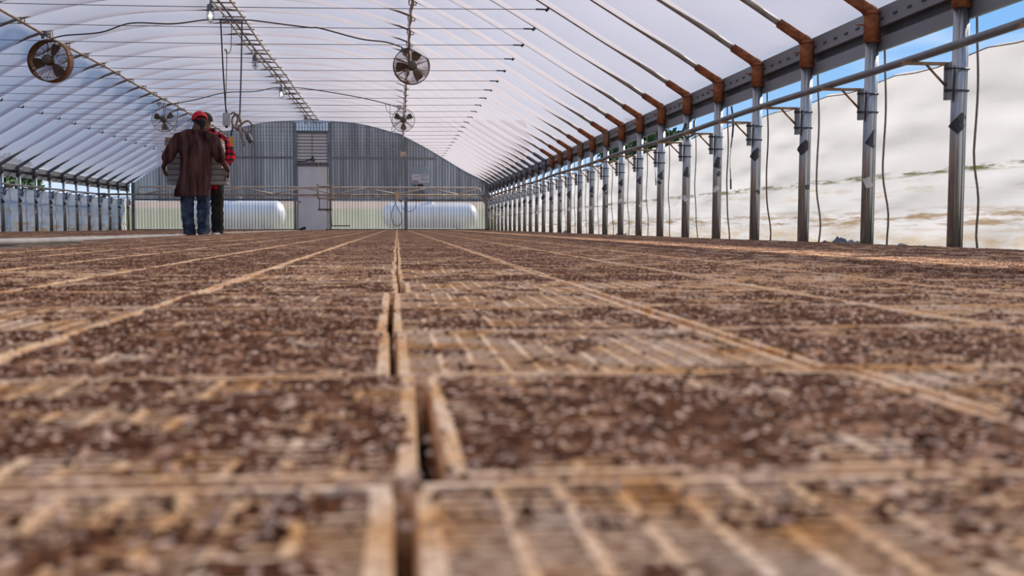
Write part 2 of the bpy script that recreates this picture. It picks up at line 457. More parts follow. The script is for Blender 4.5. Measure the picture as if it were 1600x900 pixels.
nt.links.new(r2.outputs[0], mu3.inputs[0]); nt.links.new(r3.outputs[0], mu3.inputs[1]); nt.links.new(mu3.outputs[0], dm.inputs[0]); nt.links.new(r1.outputs[0], dm.inputs['Color1'])
sc = nt.nodes.new('ShaderNodeSeparateColor'); nt.links.new(v1.outputs['Color'], sc.inputs[0])
gt = N(nt, 'ShaderNodeMath', operation='GREATER_THAN'); gt.inputs[1].default_value = 0.91
nt.links.new(sc.outputs[0], gt.inputs[0])
pm = N(nt, 'ShaderNodeMixRGB'); pm.inputs['Color2'].default_value = (0.78, 0.55, 0.42, 1)
nt.links.new(gt.outputs[0], pm.inputs[0]); nt.links.new(dm.outputs[0], pm.inputs['Color1'])
nt.links.new(pm.outputs[0], b.inputs['Base Color'])
bp = N(nt, 'ShaderNodeBump', Strength=0.7, Distance=0.003)
nt.links.new(n1.outputs[0], bp.inputs['Height']); nt.links.new(bp.outputs[0], b.inputs['Normal'])
nt.links.new(b.outputs[0], out.inputs[0])

# still water in the float bed
M_water, nt, out = new_mat('still_water')
b = N(nt, 'ShaderNodeBsdfPrincipled', Roughness=0.06)
b.inputs['Base Color'].default_value = (0.10, 0.13, 0.19, 1)
mp = world_pos(nt, (1, 1, 1)); nz = N(nt, 'ShaderNodeTexNoise', Scale=9.0, Detail=3)
nt.links.new(mp.outputs[0], nz.inputs['Vector'])
bp = N(nt, 'ShaderNodeBump', Strength=0.08, Distance=0.02); nt.links.new(nz.outputs[0], bp.inputs['Height']); nt.links.new(bp.outputs[0], b.inputs['Normal'])
nt.links.new(b.outputs[0], out.inputs[0])

# ================================================================== large structure
# ground outside and floor inside
mb = MB()
mb.box(XL, XR + 0.12, -2.5, Y_END, -0.10, 0.0)
tag(mb.build('floor', M_concrete), kind='structure')
def terrain_z(x, y):
    if y < 44: base = -0.02
    else: base = -0.02 + min((y - 44) / 26.0, 1.0) ** 1.2 * 1.72
    return base
def terrain(name, x0, x1, nx, y0, y1, ny, mat, dz=0.0):
    mb = MB()
    for j in range(ny + 1):
        for i in range(nx + 1):
            x = x0 + (x1 - x0) * i / nx; y = y0 + (y1 - y0) * j / ny
            mb.v.append((x, y, terrain_z(x, y) + dz))
    for j in range(ny):
        for i in range(nx):
            a = j * (nx + 1) + i
            mb.quad((a, a + 1, a + nx + 2, a + nx + 1), 0, True)
    return tag(mb.build(name, mat), kind='structure')
terrain('trim_1', -70, 70, 14, Y_END + 0.1, 62, 24, M_grass)
terrain('trim_2', -70, 70, 14, 62, 120, 10, M_dirt)
mb = MB(); mb.box(XR + 0.125, 70, -10, Y_END + 0.1, -0.2, -0.02); tag(mb.build('trim_3', M_grass), kind='structure')
mb = MB(); mb.box(-70, XL - 0.005, -10, Y_END + 0.1, -0.2, -0.02); tag(mb.build('trim_4', M_grass), kind='structure')

# roof film: billows inward between the bows
mb = MB()
NU, NV = 96, 14
ks = list(range(-6, 28))
ys = []
for k in ks:
    y0 = bay_y(k)
    y1 = bay_y(k + 1) if k < 27 else Y_END + 0.06
    for j in range(NV):
        ys.append((y0 + (y1 - y0) * j / NV, j / NV))
ys.append((Y_END + 0.06, 0.0))
for (y, t) in ys:
    for i in range(NU + 1):
        dx = -5.54 + 11.08 * i / NU
        a = abs(dx)
        n = arch_n(dx)
        bl = 0.125 * (max(sin(pi * t), 0.0) ** 0.5) * (0.35 if y > bay_y(27) else 1) * (1 + 0.3 * min(max((-dx - 1.2) / 1.5, 0), 1))
        tp = 1.0
        tp *= 1 - math.exp(-((5.54 - a) / 0.5) ** 2)
        tp *= 1 - (0.75 if dx < 0 else 0.35) * math.exp(-((a - 2.72) / (0.20 if dx < 0 else 0.14)) ** 2)
        tp *= 1 - 0.6 * math.exp(-(a / 0.22) ** 2)
        wob = mnoise.noise(Vector((dx * 1.3, y * 0.9, 0))) * 0.018 + mnoise.noise(Vector((dx * 7, y * 2.0, 5))) * 0.007
        off = 0.034 - bl * tp * (1 + wob * 8) + (wob if 0 < t < 1 else 0) * sin(pi * t)
        mb.v.append((XC + dx + n.x * off, y, arch(dx) + n.z * off))
for j in range(len(ys) - 1):
    for i in range(NU):
        a = j * (NU + 1) + i
        mb.quad((a, a + 1, a + NU + 2, a + NU + 1), 0, True)
tag(mb.build('ceiling', M_film), kind='structure')

# front end wall of film behind the camera
mb = MB()
yb = bay_y(-6)
n0 = 60
for i in range(n0 + 1):
    dx = -5.45 + 10.9 * i / n0
    mb.v.append((XC + dx, yb, 0.0)); mb.v.append((XC + dx, yb, arch(dx) + 0.03))
for i in range(n0): mb.quad((2*i, 2*i+2, 2*i+3, 2*i+1))
tag(mb.build('wall_front', M_film), kind='structure')

# side curtains
def curtain(name, x, sgn, mat, ztop, y0, y1):
    mb = MB()
    ny, nz_ = int((y1 - y0) / 0.11), 26
    for j in range(ny + 1):
        y = y0 + (y1 - y0) * j / ny
        ph = ((y - Y0) / BAY) % 1.0
        zt = ztop - 0.03 * sin(pi * ph)
        for i in range(nz_ + 1):
            z = zt * i / nz_
            w = 0.034 * mnoise.noise(Vector((0, y * 1.1, z * 6.0))) + 0.016 * mnoise.noise(Vector((3, y * 3, z * 14)))
            w += 0.02 * max(0, 1 - z / 0.25) * mnoise.noise(Vector((7, y * 3, z * 25)))
            mb.v.append((x + sgn * (0.04 + w), y, z))
    for j in range(ny):
        for i in range(nz_):
            a = j * (nz_ + 1) + i
            mb.quad((a, a + nz_ + 1, a + nz_ + 2, a + 1), 0, True)
    return tag(mb.build(name, mat), kind='structure')
curtain('wall_right', 3.0, 1, M_curtain, 1.085, bay_y(-6), Y_END)
curtain('wall_left', -8.20, -1, M_curtain_left, 1.0, bay_y(-6), Y_END)

# eave boards
def eave(side, x, s, y0, y1):
    word = 'right' if s > 0 else 'left'
    L = y1 - y0
    t = empty('eave_gutter', (x, y0, 0), label='long grey slotted metal eave channel along the %s side under the roof film' % word, cat='eave channel')
    mb = MB(); mb.box(0.06 * s - 0.01, 0.06 * s + 0.01, 0, L, 1.355, 1.47); mb.build('upper_rail', M_board, t)
    mb = MB(); mb.box(0.10 * s - 0.008, 0.10 * s + 0.008, 0, L, 1.285, 1.42); mb.build('channel_web', M_recess, t)
    mb = MB(); mb.box(0.07 * s - 0.012, 0.07 * s + 0.012, 0, L, 1.215, 1.295); mb.build('lower_board', M_board, t)
    sl = MB()
    k = 0.12
    while k < min(L, 22):
        xx = 0.06 * s - 0.0125 * s
        sl.box(xx - 0.004, xx + 0.004, k, k + 0.05, 1.395, 1.407); k += 0.19
    sl.build('slot', M_recess, t)['kind'] = 'stuff'
    return t
eave('right', XR, 1, bay_y(-6), Y_END)
eave('left', XL, -1, bay_y(-6), Y_END)

# ------------------------------------------------------------------ end wall
W = empty('wall_back', (0, Y_END, 0), kind='structure')
DX0, DX1 = -3.07, -2.10
def corr_panel(x0, x1, zf0, zf1, mat, name='corrugated_panel', amp=0.018, pitchw=0.09, parent=W, y=0.0):
    mb = MB()
    n = max(int((x1 - x0) / pitchw * 8), 4)
    for i in range(n + 1):
        x = x0 + (x1 - x0) * i / n
        yy = y + amp * (0.5 + 0.5 * cos(2 * pi * x / pitchw)) ** 2
        mb.v.append((x, yy, zf0(x))); mb.v.append((x, yy, zf1(x)))
    for i in range(n): mb.quad((2*i, 2*i+2, 2*i+3, 2*i+1), 0, True)
    return mb.build(name, mat, parent)
archf = lambda x: arch(x - XC) + 0.01
GZ = 0.98
def split(a, b, w):
    n = max(1, round((b - a) / w))
    return [(a + (b - a) * i / n, a + (b - a) * (i + 1) / n) for i in range(n)]
for ip, (a, b_) in enumerate(split(XL, DX0 - 0.06, 0.9) + split(DX1 + 0.06, XR, 0.9)):
    corr_panel(a + 0.004, b_ - 0.004, lambda x: GZ, archf, M_sheet_up2 if ip in (1, 4, 8, 10) else M_sheet_up)
    corr_panel(a + 0.004, b_ - 0.004, lambda x: 0.0, lambda x: GZ, M_sheet_low)
corr_panel(DX0 - 0.06, DX1 + 0.06, lambda x: 3.10, archf, M_sheet_blue)
def stud(name, x0, x1, z0, z1, mat=M_galv_dark, d=0.05, y=-0.055):
    mb = MB(); mb.box(x0, x1, y, y + d, z0, z1); return mb.build(name, mat, W)
stud('stud', DX0 - 0.085, DX0 - 0.015, 0, 3.36, M_board); stud('stud', DX1 + 0.015, DX1 + 0.085, 0, 3.36, M_board)
stud('stud', 0.23, 0.33, 0, 2.93, M_board); stud('stud', XR - 0.09, XR, 0, 1.5); stud('stud', XL, XL + 0.09, 0, 1.5)
stud('girt', XL + 0.09, DX0 - 0.085, GZ - 0.03, GZ + 0.03); stud('girt', DX1 + 0.085, 0.23, GZ - 0.015, GZ + 0.015, M_board, 0.03, -0.035)
stud('girt', 0.33, XR - 0.09, GZ - 0.04, GZ + 0.03)
stud('girt', -6.9, DX0 - 0.085, 2.24, 2.31, M_board, 0.04, -0.045); stud('girt', DX1 + 0.085, 1.25, 2.24, 2.31, M_board, 0.04, -0.045)
stud('sill', XL, DX0, 0, 0.08); stud('sill', DX1, XR, 0, 0.08)
stud('header', DX0 - 0.015, DX1 + 0.015, 3.04, 3.11); stud('header', DX0 - 0.015, DX1 + 0.015, 2.02, 2.10)

D = empty('door_1', (DX0, Y_END, 0), kind='structure')
mb = MB(); mb.box(0.0, DX1 - DX0, -0.02, 0.02, 0.0, 2.02); mb.build('door_panel', M_door, D)
mb = MB()
mb.box(0.0, 0.035, -0.03, -0.02, 0.0, 2.02); mb.box(DX1 - DX0 - 0.035, DX1 - DX0, -0.03, -0.02, 0, 2.02)
mb.build('edge_trim', M_board, D)
mb = MB()
mb.tube([(0.07, -0.02, 0.92), (0.07, -0.07, 0.92)], 0.012, 8); mb.tube([(0.05, -0.07, 0.92), (0.14, -0.07, 0.92)], 0.012, 8)
mb.build('door_handle', M_black, D)

# louver above the door
LV = empty('exhaust_louver', ((DX0 + DX1) / 2, Y_END - 0.03, 2.10), label='white louvered exhaust vent with horizontal slats above the pale door', cat='vent')
hw = (DX1 - DX0) / 2
mb = MB()
mb.box(-hw, -hw + 0.03, -0.05, 0.03, 0, 0.94); mb.box(hw - 0.03, hw, -0.05, 0.03, 0, 0.94); mb.box(-hw + 0.03, hw - 0.03, -0.05, 0.03, 0, 0.025); mb.box(-hw + 0.03, hw - 0.03, -0.05, 0.03, 0.915, 0.94)
mb.build('frame', M_board, LV)
mb = MB(); mb.box(-hw + 0.03, hw - 0.03, 0.02, 0.03, 0.025, 0.915); mb.build('backing', M_recess, LV)
mb = MB(); mb.box(-hw + 0.03, hw - 0.03, -0.004, 0.004, -0.038, 0.038, M=Matrix.Rotation(radians(14), 4, 'X'))
slat_me = mb.mesh('slat', M_slat)
for i in range(9):
    link_mesh('slat', slat_me, LV, (0, -0.01, 0.075 + 0.099 * i))
mb = MB(); mb.box(-0.008, 0.008, -0.055, -0.045, 0.025, 0.915); mb.build('linkage_rod', M_galv_dark, LV)
# ------------------------------------------------------------------ roof frame
# bows (pipes under the film)
for k in range(-2, 28):
    y = bay_y(k)
    pts = []
    for i in range(49):
        dx = -5.32 + 10.64 * i / 48
        pts.append((XC + dx, 0, arch(dx)))
    if k == -2:
        bow_mb = MB(); bow_mb.tube(pts, 0.023, 8)
        bow_me = bow_mb.mesh('roof_bow', M_bow)
    o = link_mesh('roof_bow', bow_me, None, (0, y, 0))
    rank = 28 - k
    tag(o, 'curved pipe roof bow spanning the house, %s from the corrugated end wall' % ordinal(rank), 'roof bow', 'curved pipe roof bows under the film')
# tie wires below the bows
wire_mb = MB()
wp = []
for i in range(13):
    t = i / 12
    wp.append((-6.66 + 8.12 * t, 0, 2.27 - 0.035 * sin(pi * t)))
wire_mb.tube(wp, 0.0036, 5)
wire_me = wire_mb.mesh('wire_strand', M_wire)
clip_mb = MB(); clip_mb.tube([(0, 0, 0), (0.13, 0, -0.002)], 0.008, 6); clip_mb.tube([(0.10, 0, -0.02), (0.13, 0, 0.03)], 0.011, 6)
clip_me = clip_mb.mesh('end_clip', M_black)
for k in range(4, 27):
    t = empty('tie_wire', (0, bay_y(k) + 0.03, 0), label='thin horizontal tie wire across the house, %s from the corrugated end wall' % ordinal(28 - k), cat='wire', group='tie wires across the roof bows')
    link_mesh('strand', wire_me, t)
    link_mesh('end_clip', clip_me, t, (1.36, 0, 2.27)); link_mesh('end_clip', clip_me, t, (-6.70, 0, 2.27))
# purlins with clamps
def purlin(x, word):
    z = arch(x - XC) - 0.045
    t = empty('roof_purlin', (x, bay_y(-2), z), label='long tan purlin pipe under the %s roof slope carrying two fans' % word, cat='purlin')
    mb = MB(); L = Y_END - bay_y(-2) - 0.06
    mb.tube([(0.012 * sin(i * 1.7), L * i / 16, 0.01 * cos(i * 2.1)) for i in range(17)], 0.022, 8)
    mb.build('pipe', M_purlin, t)
    cm = MB()
    cm.tube([(-0.045, 0, -0.01), (-0.045, 0, 0.06), (0.045, 0, 0.06), (0.045, 0, -0.01)], 0.010, 6); cm.box(-0.05, 0.05, -0.012, 0.012, -0.03, -0.018)
    me = cm.mesh('clamp', M_purlin)
    for k in range(2, 28): link_mesh('clamp', me, t, (0, bay_y(k) - bay_y(-2), 0))
purlin(-5.2, 'left'); purlin(0.21, 'right')
# ridge ladder
t = empty('ridge_ladder', (-2.45, bay_y(0), 3.31), label='narrow ladder of parallel pipes and rungs running along the roof ridge', cat='ridge frame')
L = Y_END - bay_y(0) - 0.06
for dx, r, m in ((-0.12, 0.014, M_pipe_tan), (-0.03, 0.016, M_bow), (0.14, 0.016, M_pipe_tan)):
    mb = MB(); mb.tube([(dx + 0.012 * sin(i * 0.9), L * i / 24, 0.012 * cos(i * 1.3)) for i in range(25)], r, 6); mb.build('rail', m, t)
mb = MB(); mb.tube([(-0.16, 0, 0.0), (0.19, 0, 0.0)], 0.011, 6); me = mb.mesh('rung', M_bow)
for i in range(0, 40): 
    if BAY * i < L - 0.1: link_mesh('rung', me, t, (0, BAY * i, 0.012))

# ------------------------------------------------------------------ side posts
def patch_mesh(r, size_a, size_h, rot, mat, zc, name='tape_patch', cx=0.0, seed=0):
    mb = MB(); n = 5
    rnd = random.Random(seed)
    for j in range(n + 1):
        for i in range(n + 1):
            u, v = (i / n - 0.5) * size_a, (j / n - 0.5) * size_h
            a = (u * cos(rot) - v * sin(rot)); h = (u * sin(rot) + v * cos(rot))
            ang = -pi / 2 + (a + cx) / r
            rr = r + 0.004 + (0.004 * rnd.random() if i in (0, n) or j in (0, n) else 0)
            mb.v.append((rr * cos(ang), rr * sin(ang), zc + h))
    for j in range(n):
        for i in range(n):
            q = j * (n + 1) + i
            mb.quad((q, q + 1, q + n + 2, q + n + 1))
    return mb.mesh(name, mat)
PR = 0.038
mb = MB(); mb.tube([(0, 0, 0), (0.008, 0, 0.7), (0.016, 0, 1.30)], PR, 16)
for a in (-2.2, -1.2, -0.5): mb.tube([(cos(a) * PR, sin(a) * PR, 0.01), (0.015 + cos(a) * PR, sin(a) * PR, 1.29)], 0.003, 5)
post_me = mb.mesh('pipe', M_galv)
mb = MB(); mb.tube([(0.014, 0, 1.265), (0.016, 0, 1.45)], PR + 0.012, 16); mb.tube([(0.014, 0, 1.432), (0.014, 0, 1.452)], PR + 0.017, 16); mb.tube([(0.08, 0, 1.37), (-0.085, 0, 1.37)], 0.005, 6)
collar_v, = [mb]
collar_rust = mb.mesh('collar', M_rust)
collar_pale = collar_rust.copy(); collar_pale.materials[0] = M_rust_pale
collar_grey = collar_rust.copy(); collar_grey.materials[0] = M_galv_dark
mb = MB()
e0 = Vector((0.012, 0, 1.44)); e1 = Vector((-0.19, 0, arch(XR - 0.19 - XC)))
mb.tube([e0, (-0.03, 0, 1.475), e1], [PR + 0.008, PR, PR - 0.004], 12)
for q in (0.35, 0.75):
    p = Vector((-0.03, 0, 1.475)).lerp(e1, q); mb.tube([p + Vector((0, -0.05, 0)), p + Vector((0, 0.05, 0))], 0.006, 6)
elbow_rust = mb.mesh('elbow', M_rust); elbow_grey = elbow_rust.copy(); elbow_grey.materials[0] = M_galv_dark
# inward bracket carrying the rail pipe
def bracket_mesh():
    mb = MB()
    mb.box(-0.062, -0.038, -0.022, 0.022, 0.80, 0.985, 1)
    mb.tube([(-0.30, 0, 0.985), (-0.05, 0, 0.985), (-0.04, 0, 0.80)], 0.008, 6, 0)
    mb.tube([(-0.17, 0, 0.982), (-0.06, 0, 0.87)], 0.007, 6, 0)
    mb.box(-0.30, -0.05, -0.012, 0.012, 0.975, 0.99, 0)
    return mb
bracket_me = bracket_mesh().mesh('bracket', M_rust_pale, M_galv_dark)
mb = MB()
mb.tube([(-0.085, -0.03, 0), (-0.04, -0.042, 0), (0.0, -0.046, 0), (0.04, -0.03, 0), (0.05, 0.0, 0), (0.03, 0.04, 0), (-0.03, 0.045, 0)], 0.0045, 6)
mb.tube([(-0.09, -0.03, 0), (-0.06, -0.03, 0)], 0.008, 6)
ubolt_me = mb.mesh('clamp_band', M_black)
def post(k, side):
    s = 1 if side == 'right' else -1
    x = XR if s > 0 else XL
    y = bay_y(k)
    if s > 0:
        rank = k + 3
        look = 'with a rusted collar' if k <= 14 else 'with a grey collar'
        lab = 'galvanized post %s, %s from the end wall in the right-hand row' % (look, ordinal(28 - k))
    else:
        lab = 'grey galvanized post, %s from the end wall in the left-hand row' % ordinal(28 - k)
    t = empty('side_post', (x, y, 0), label=lab, cat='post', group='galvanized posts of the %s row' % side)
    t.scale = (s, 1, 1)
    link_mesh('pipe', post_me, t)
    if s > 0 and k <= 14:
        link_mesh('collar', collar_pale if k in (9, 11) else collar_rust, t)
        link_mesh('elbow', elbow_rust, t)
    else:
        link_mesh('collar', collar_grey, t); link_mesh('elbow', elbow_grey, t)
    br = link_mesh('bracket', bracket_me, t)
    for z in (0.955, 0.845):
        c = link_mesh('clamp_band', ubolt_me, br, (0.008, 0, z))
    rnd = random.Random(100 + k + (50 if s < 0 else 0))
    link_mesh('tape_patch', patch_mesh(PR, 0.062, 0.095, rnd.uniform(-0.9, -0.3) if k % 3 else -0.75, M_black, 0.70 + rnd.uniform(-0.03, 0.03), cx=rnd.uniform(-0.02, 0.02), seed=k), t)
    if rnd.random() < 0.65:
        link_mesh('tape_patch', patch_mesh(PR, 0.03, 0.045, rnd.uniform(-1.2, 1.2), M_black, 0.62 + rnd.uniform(-0.03, 0.02), cx=rnd.uniform(-0.02, 0.02), seed=k + 99), t)
    if rnd.random() < 0.55:
        o = link_mesh('tape_patch', patch_mesh(PR, 0.04, 0.06, rnd.uniform(-1.2, 1.2), M_tape_white, 0.45 + rnd.uniform(-0.05, 0.05), cx=rnd.uniform(-0.02, 0.02), seed=k + 9), t)
        o['label'] = 'white torn tape patch'
    elif rnd.random() < 0.6:
        link_mesh('tape_patch', patch_mesh(PR, 0.035, 0.03, rnd.uniform(-1, 1), M_black, 0.43, cx=0.02, seed=k + 5), t)
for k in range(-2, 28): post(k, 'right')
for k in range(12, 28): post(k, 'left')
# long rail pipes on the brackets
for s, x0, word, ya in ((1, 2.62, 'right', bay_y(-2)), (-1, -7.82, 'left', bay_y(12) - 0.5)):
    mb = MB(); n = 40
    mb.tube([(x0 + 0.01 * sin(i * 0.8), ya + (Y_END - 3.9 - ya) * i / n, 1.012 + 0.004 * cos(i * 0.9)) for i in range(n + 1)], 0.021, 12)
    tag(mb.build('rail_pipe', M_galv_dark if s > 0 else M_galv), 'long straight steel rail pipe on brackets along the %s posts' % word, 'pipe')
# hem cable on the right curtain and the drop cords beside the posts
mb = MB(); n = 120
mb.tube([(2.985, bay_y(-2) + (Y_END - bay_y(-2)) * i / n, 1.085 - 0.03 * abs(sin(pi * (bay_y(-2) + (Y_END - bay_y(-2)) * i / n - Y0) / BAY)) - 0.02) for i in range(n + 1)], 0.0035, 5)
tag(mb.build('curtain_wire', M_rust_pale), 'thin rusty cable along the top hem of the right side curtain', 'cable')
for k in range(-1, 14):
    rnd = random.Random(k * 13 + 5)
    y = bay_y(k) - 0.02
    pts = []
    for i in range(20):
        z = 1.23 - 1.19 * i / 19
        yy = y + 0.05 * max(0, (0.65 - z)) * sin(z * 14 + k) + 0.22 * max(0, 0.55 - z) ** 1.4 * (-1 if k % 2 else -0.6)
        pts.append((2.945 + 0.006 * sin(z * 9), yy, z))
    mb = MB(); mb.tube(pts, 0.0065 if k < 5 else 0.005, 6)
    tag(mb.build('dangling_twine', M_cord), 'wavy thin cord hanging before the right curtain beside the post %s from the end wall' % ordinal(28 - k), 'cord', 'cords hanging along the right curtain')
for k, z1, z0, dy in ((4, 1.2, 0.48, 0.28), (6, 1.23, 0.62, -0.45)):
    mb = MB(); pts = [(2.90 + 0.01 * sin(i), bay_y(k) - dy - 0.03 * sin(i * 0.6), z1 + (z0 - z1) * i / 8) for i in range(9)]
    for i in range(8):
        a, b_ = Vector(pts[i]), Vector(pts[i + 1]); w = 0.014 * (0.6 + 0.6 * sin(i * 0.9 + 0.5))
        M_ = Matrix()
        bq = len(mb.v)
        for p, ww in ((a, w), (b_, w)):
            mb.v += [(p.x, p.y - ww * 1.6, p.z), (p.x, p.y + ww * 1.6, p.z), (p.x + 0.004, p.y + ww * 1.6, p.z), (p.x + 0.004, p.y - ww * 1.6, p.z)]
        for q in ((0, 1, 5, 4), (1, 2, 6, 5), (2, 3, 7, 6), (3, 0, 4, 7)): mb.quad([bq + w_ for w_ in q])
    tag(mb.build('hanging_strap', M_black), 'loose black strap hanging by the post %s from the end wall, right side' % ordinal(28 - k), 'strap')
mb = MB()
mb.tube([(2.84, bay_y(5) - 0.05, 1.17), (2.80, bay_y(5) - 0.06, 1.08), (2.85, bay_y(5) - 0.06, 1.03), (2.92, bay_y(5) - 0.05, 1.06), (2.93, bay_y(5) - 0.03, 1.2)], 0.012, 6)
tag(mb.build('rolled_strap', M_black), 'short black strap looped below the eave at a right-hand post', 'strap')
# ================================================================== seed trays
TW, TL, TH = 0.306, 0.334, 0.050
PXX, PYY = 0.3115, 0.3435
def tray_mesh(cols=12, rows=24, low=0.0435):
    mb = MB()
    x0, x1, y0, y1 = -TW / 2, TW / 2, -TL / 2, TL / 2
    bw = 0.0105
    mb.box(x0, x1, y0, y1, 0.0, low)
    mb.ridge(x0, x1, y0, y0 + bw, low, TH, 0.0015); mb.ridge(x0, x1, y1 - bw, y1, low, TH, 0.0015)
    mb.ridge(x0, x0 + bw, y0, y1, low, TH - 0.0002, 0.0015); mb.ridge(x1 - bw, x1, y0, y1, low, TH - 0.0002, 0.0015)
    for i in range(1, cols):
        x = x0 + bw + (TW - 2 * bw) * i / cols
        mb.ridge(x - 0.0038, x + 0.0038, y0 + bw - 0.002, y1 - bw + 0.002, low, TH - 0.0006, 0.0014)
    for j in range(1, rows):
        y = y0 + bw + (TL - 2 * bw) * j / rows
        mb.ridge(x0 + bw - 0.002, x1 - bw + 0.002, y - 0.0027, y + 0.0027, low, TH - 0.0009, 0.0009)
    return mb.mesh('seed_tray', M_foam)
def soil_mesh(seed, nx=84, ny=124, mean=0.0488, patch=0.0030, grain=0.0016):
    mb = MB()
    w, l = TW - 0.007, TL - 0.003
    o = Vector((seed * 17.3, seed * 5.1, seed * 2.7))
    for j in range(ny + 1):
        for i in range(nx + 1):
            x = -w / 2 + w * i / nx; y = -l / 2 + l * j / ny
            p = Vector((x, y, 0))
            h = mean + patch * mnoise.noise(p * 16 + o) + patch * 0.55 * mnoise.noise(p * 55 + o) + grain * mnoise.noise(p * 230 + o)
            e_ = w / 2 - abs(x)
            if e_ < 0.012: h -= (0.012 - e_) * 0.20
            ey_ = l / 2 - abs(y)
            if ey_ < 0.010: h -= (0.010 - ey_) * 0.10
            ry_ = ((y + TL / 2 - 0.0105) / ((TL - 0.021) / 24)) % 1.0
            if ny > 60: h -= 0.0009 * abs(sin(pi * ry_))
            # soil sits lower inside the cells
            cx = ((x + TW / 2 - 0.009) / ((TW - 0.018) / 12)) % 1.0
            h -= 0.0012 * (abs(sin(pi * cx)))
            mb.v.append((x, y, max(h, 0.0437)))
    for j in range(ny):
        for i in range(nx):
            a = j * (nx + 1) + i
            mb.quad((a, a + 1, a + nx + 2, a + nx + 1), 0, True)
    return mb.mesh('soil', M_soil)
tray_me = tray_mesh()
soil_hi = [soil_mesh(s, mean=m, patch=p) for s, m, p in ((1, 0.0496, 0.0034), (2, 0.0505, 0.0032), (3, 0.0512, 0.0030), (4, 0.0492, 0.0036), (5, 0.0516, 0.0026), (6, 0.0508, 0.0036))]
soil_lo = [soil_mesh(s + 20, 30, 34, mean=m, patch=0.0030) for s, m in ((1, 0.0503), (2, 0.0509), (3, 0.0514), (4, 0.0500))]

def visible(x, y):
    return y > 0.25 and -0.365 * y - 0.2 < x < 0.575 * y + 0.2
cells = []
col_off = {}
for c in range(-8, 9):
    col_off[c] = random.uniform(-0.02, 0.02) if c not in (-1, 0) else 0.0
col_off[1] = -0.003 + 0.018; col_off[-2] = 0.05
for c in range(-8, 9):
    for r in range(0, 107):
        x = (c + 0.5) * PXX
        y = 0.484 + PYY * (r - 0.5) - 0.001 + col_off[c]
        if y - TL / 2 < 0.09 or y + TL / 2 > Y_END - 0.10: continue
        if c == -7 and y < 8.3: continue
        if c == -8 and y < 9.9: continue
        # small shuffles of the floating rows
        rnd = random.Random(c * 1000 + r)
        dx = rnd.uniform(-0.0028, 0.0028); rot = rnd.uniform(-0.004, 0.004); dz = rnd.uniform(-0.0012, 0.0012)
        if c >= 0 and r == 1: dx = 0.017; rot = 0.006
        if c >= 0 and r == 0: dx = 0.003; rot = 0
        if c == -1 and r == 1: dx = 0.013; rot = -0.010
        if c == -1 and r == 0: dx = 0.001; rot = 0
        if c == -1 and r == 2: dx = -0.004; rot = 0.006
        if c == -1 and r in (3, 4): dx = -0.009
        if c == 0 and r in (2, 3, 4): dx = -0.0035 if r == 2 else -0.0075
        if c == 0 and r == 5: dx = 0.010; dz = 0.002
        if c == -1 and r == 5: dx = 0.004
        cells.append((c, r, x + dx, y, rot, dz))
left_cells = []
for c in range(0, 15):
    off = random.Random(c + 400).uniform(-0.03, 0.03)
    for r in range(0, 106):
        x = -3.33 - c * PXX; y = 0.6 + PYY * r + off
        if y > Y_END - 0.3: continue
        rnd = random.Random(c * 777 + r)
        left_cells.append((c, r, x + rnd.uniform(-0.003, 0.003), y, rnd.uniform(-0.004, 0.004), rnd.uniform(-0.001, 0.001)))
vis = sorted([q for q in cells if visible(q[2], q[3])], key=lambda q: q[2] ** 2 + q[3] ** 2)
single = set((q[0], q[1]) for q in vis[:296])
rank_in_col = {}
for q in sorted(vis[:296], key=lambda q: q[1]):
    rank_in_col.setdefault(q[0], []).append(q[1])
for (c, r, x, y, rot, dz) in vis[:296]:
    rk = rank_in_col[c].index(r) + 1
    side = 'right' if c >= 0 else 'left'
    cn = c + 1 if c >= 0 else -c
    lab = '%s nearest soil-filled foam tray in the %s column %s of the central gap' % (ordinal(rk), ordinal(cn), side)
    if c == 0 and r == 1: lab = 'soil-filled foam tray right of the wide dark gap, second nearest in its column'
    if c == -1 and r == 1: lab = 'soil-filled foam tray left of the wide dark gap, its corner skewed right'
    if c == 0 and r == 5: lab = 'slightly raised soil-filled tray showing pale striped cells, sixth nearest right of the gap'
    t = link_mesh('seed_tray', tray_me, None, (x, y, dz * 0.5 + 0.0012), (0, 0, rot))
    tag(t, lab, 'seed tray', 'soil-filled foam seed trays floating in the right bed')
    rnd = random.Random(c * 31 + r * 7)
    near = y < 3.4
    me = (soil_hi if near else soil_lo)[rnd.randrange(6 if near else 4)]
    if c == -1 and r == 0: me = soil_hi[3]
    if c == 0 and r == 5: me = soil_hi[0]
    link_mesh('soil', me, t, (0, 0, 0), (0, 0, pi if rnd.random() < 0.5 else 0))
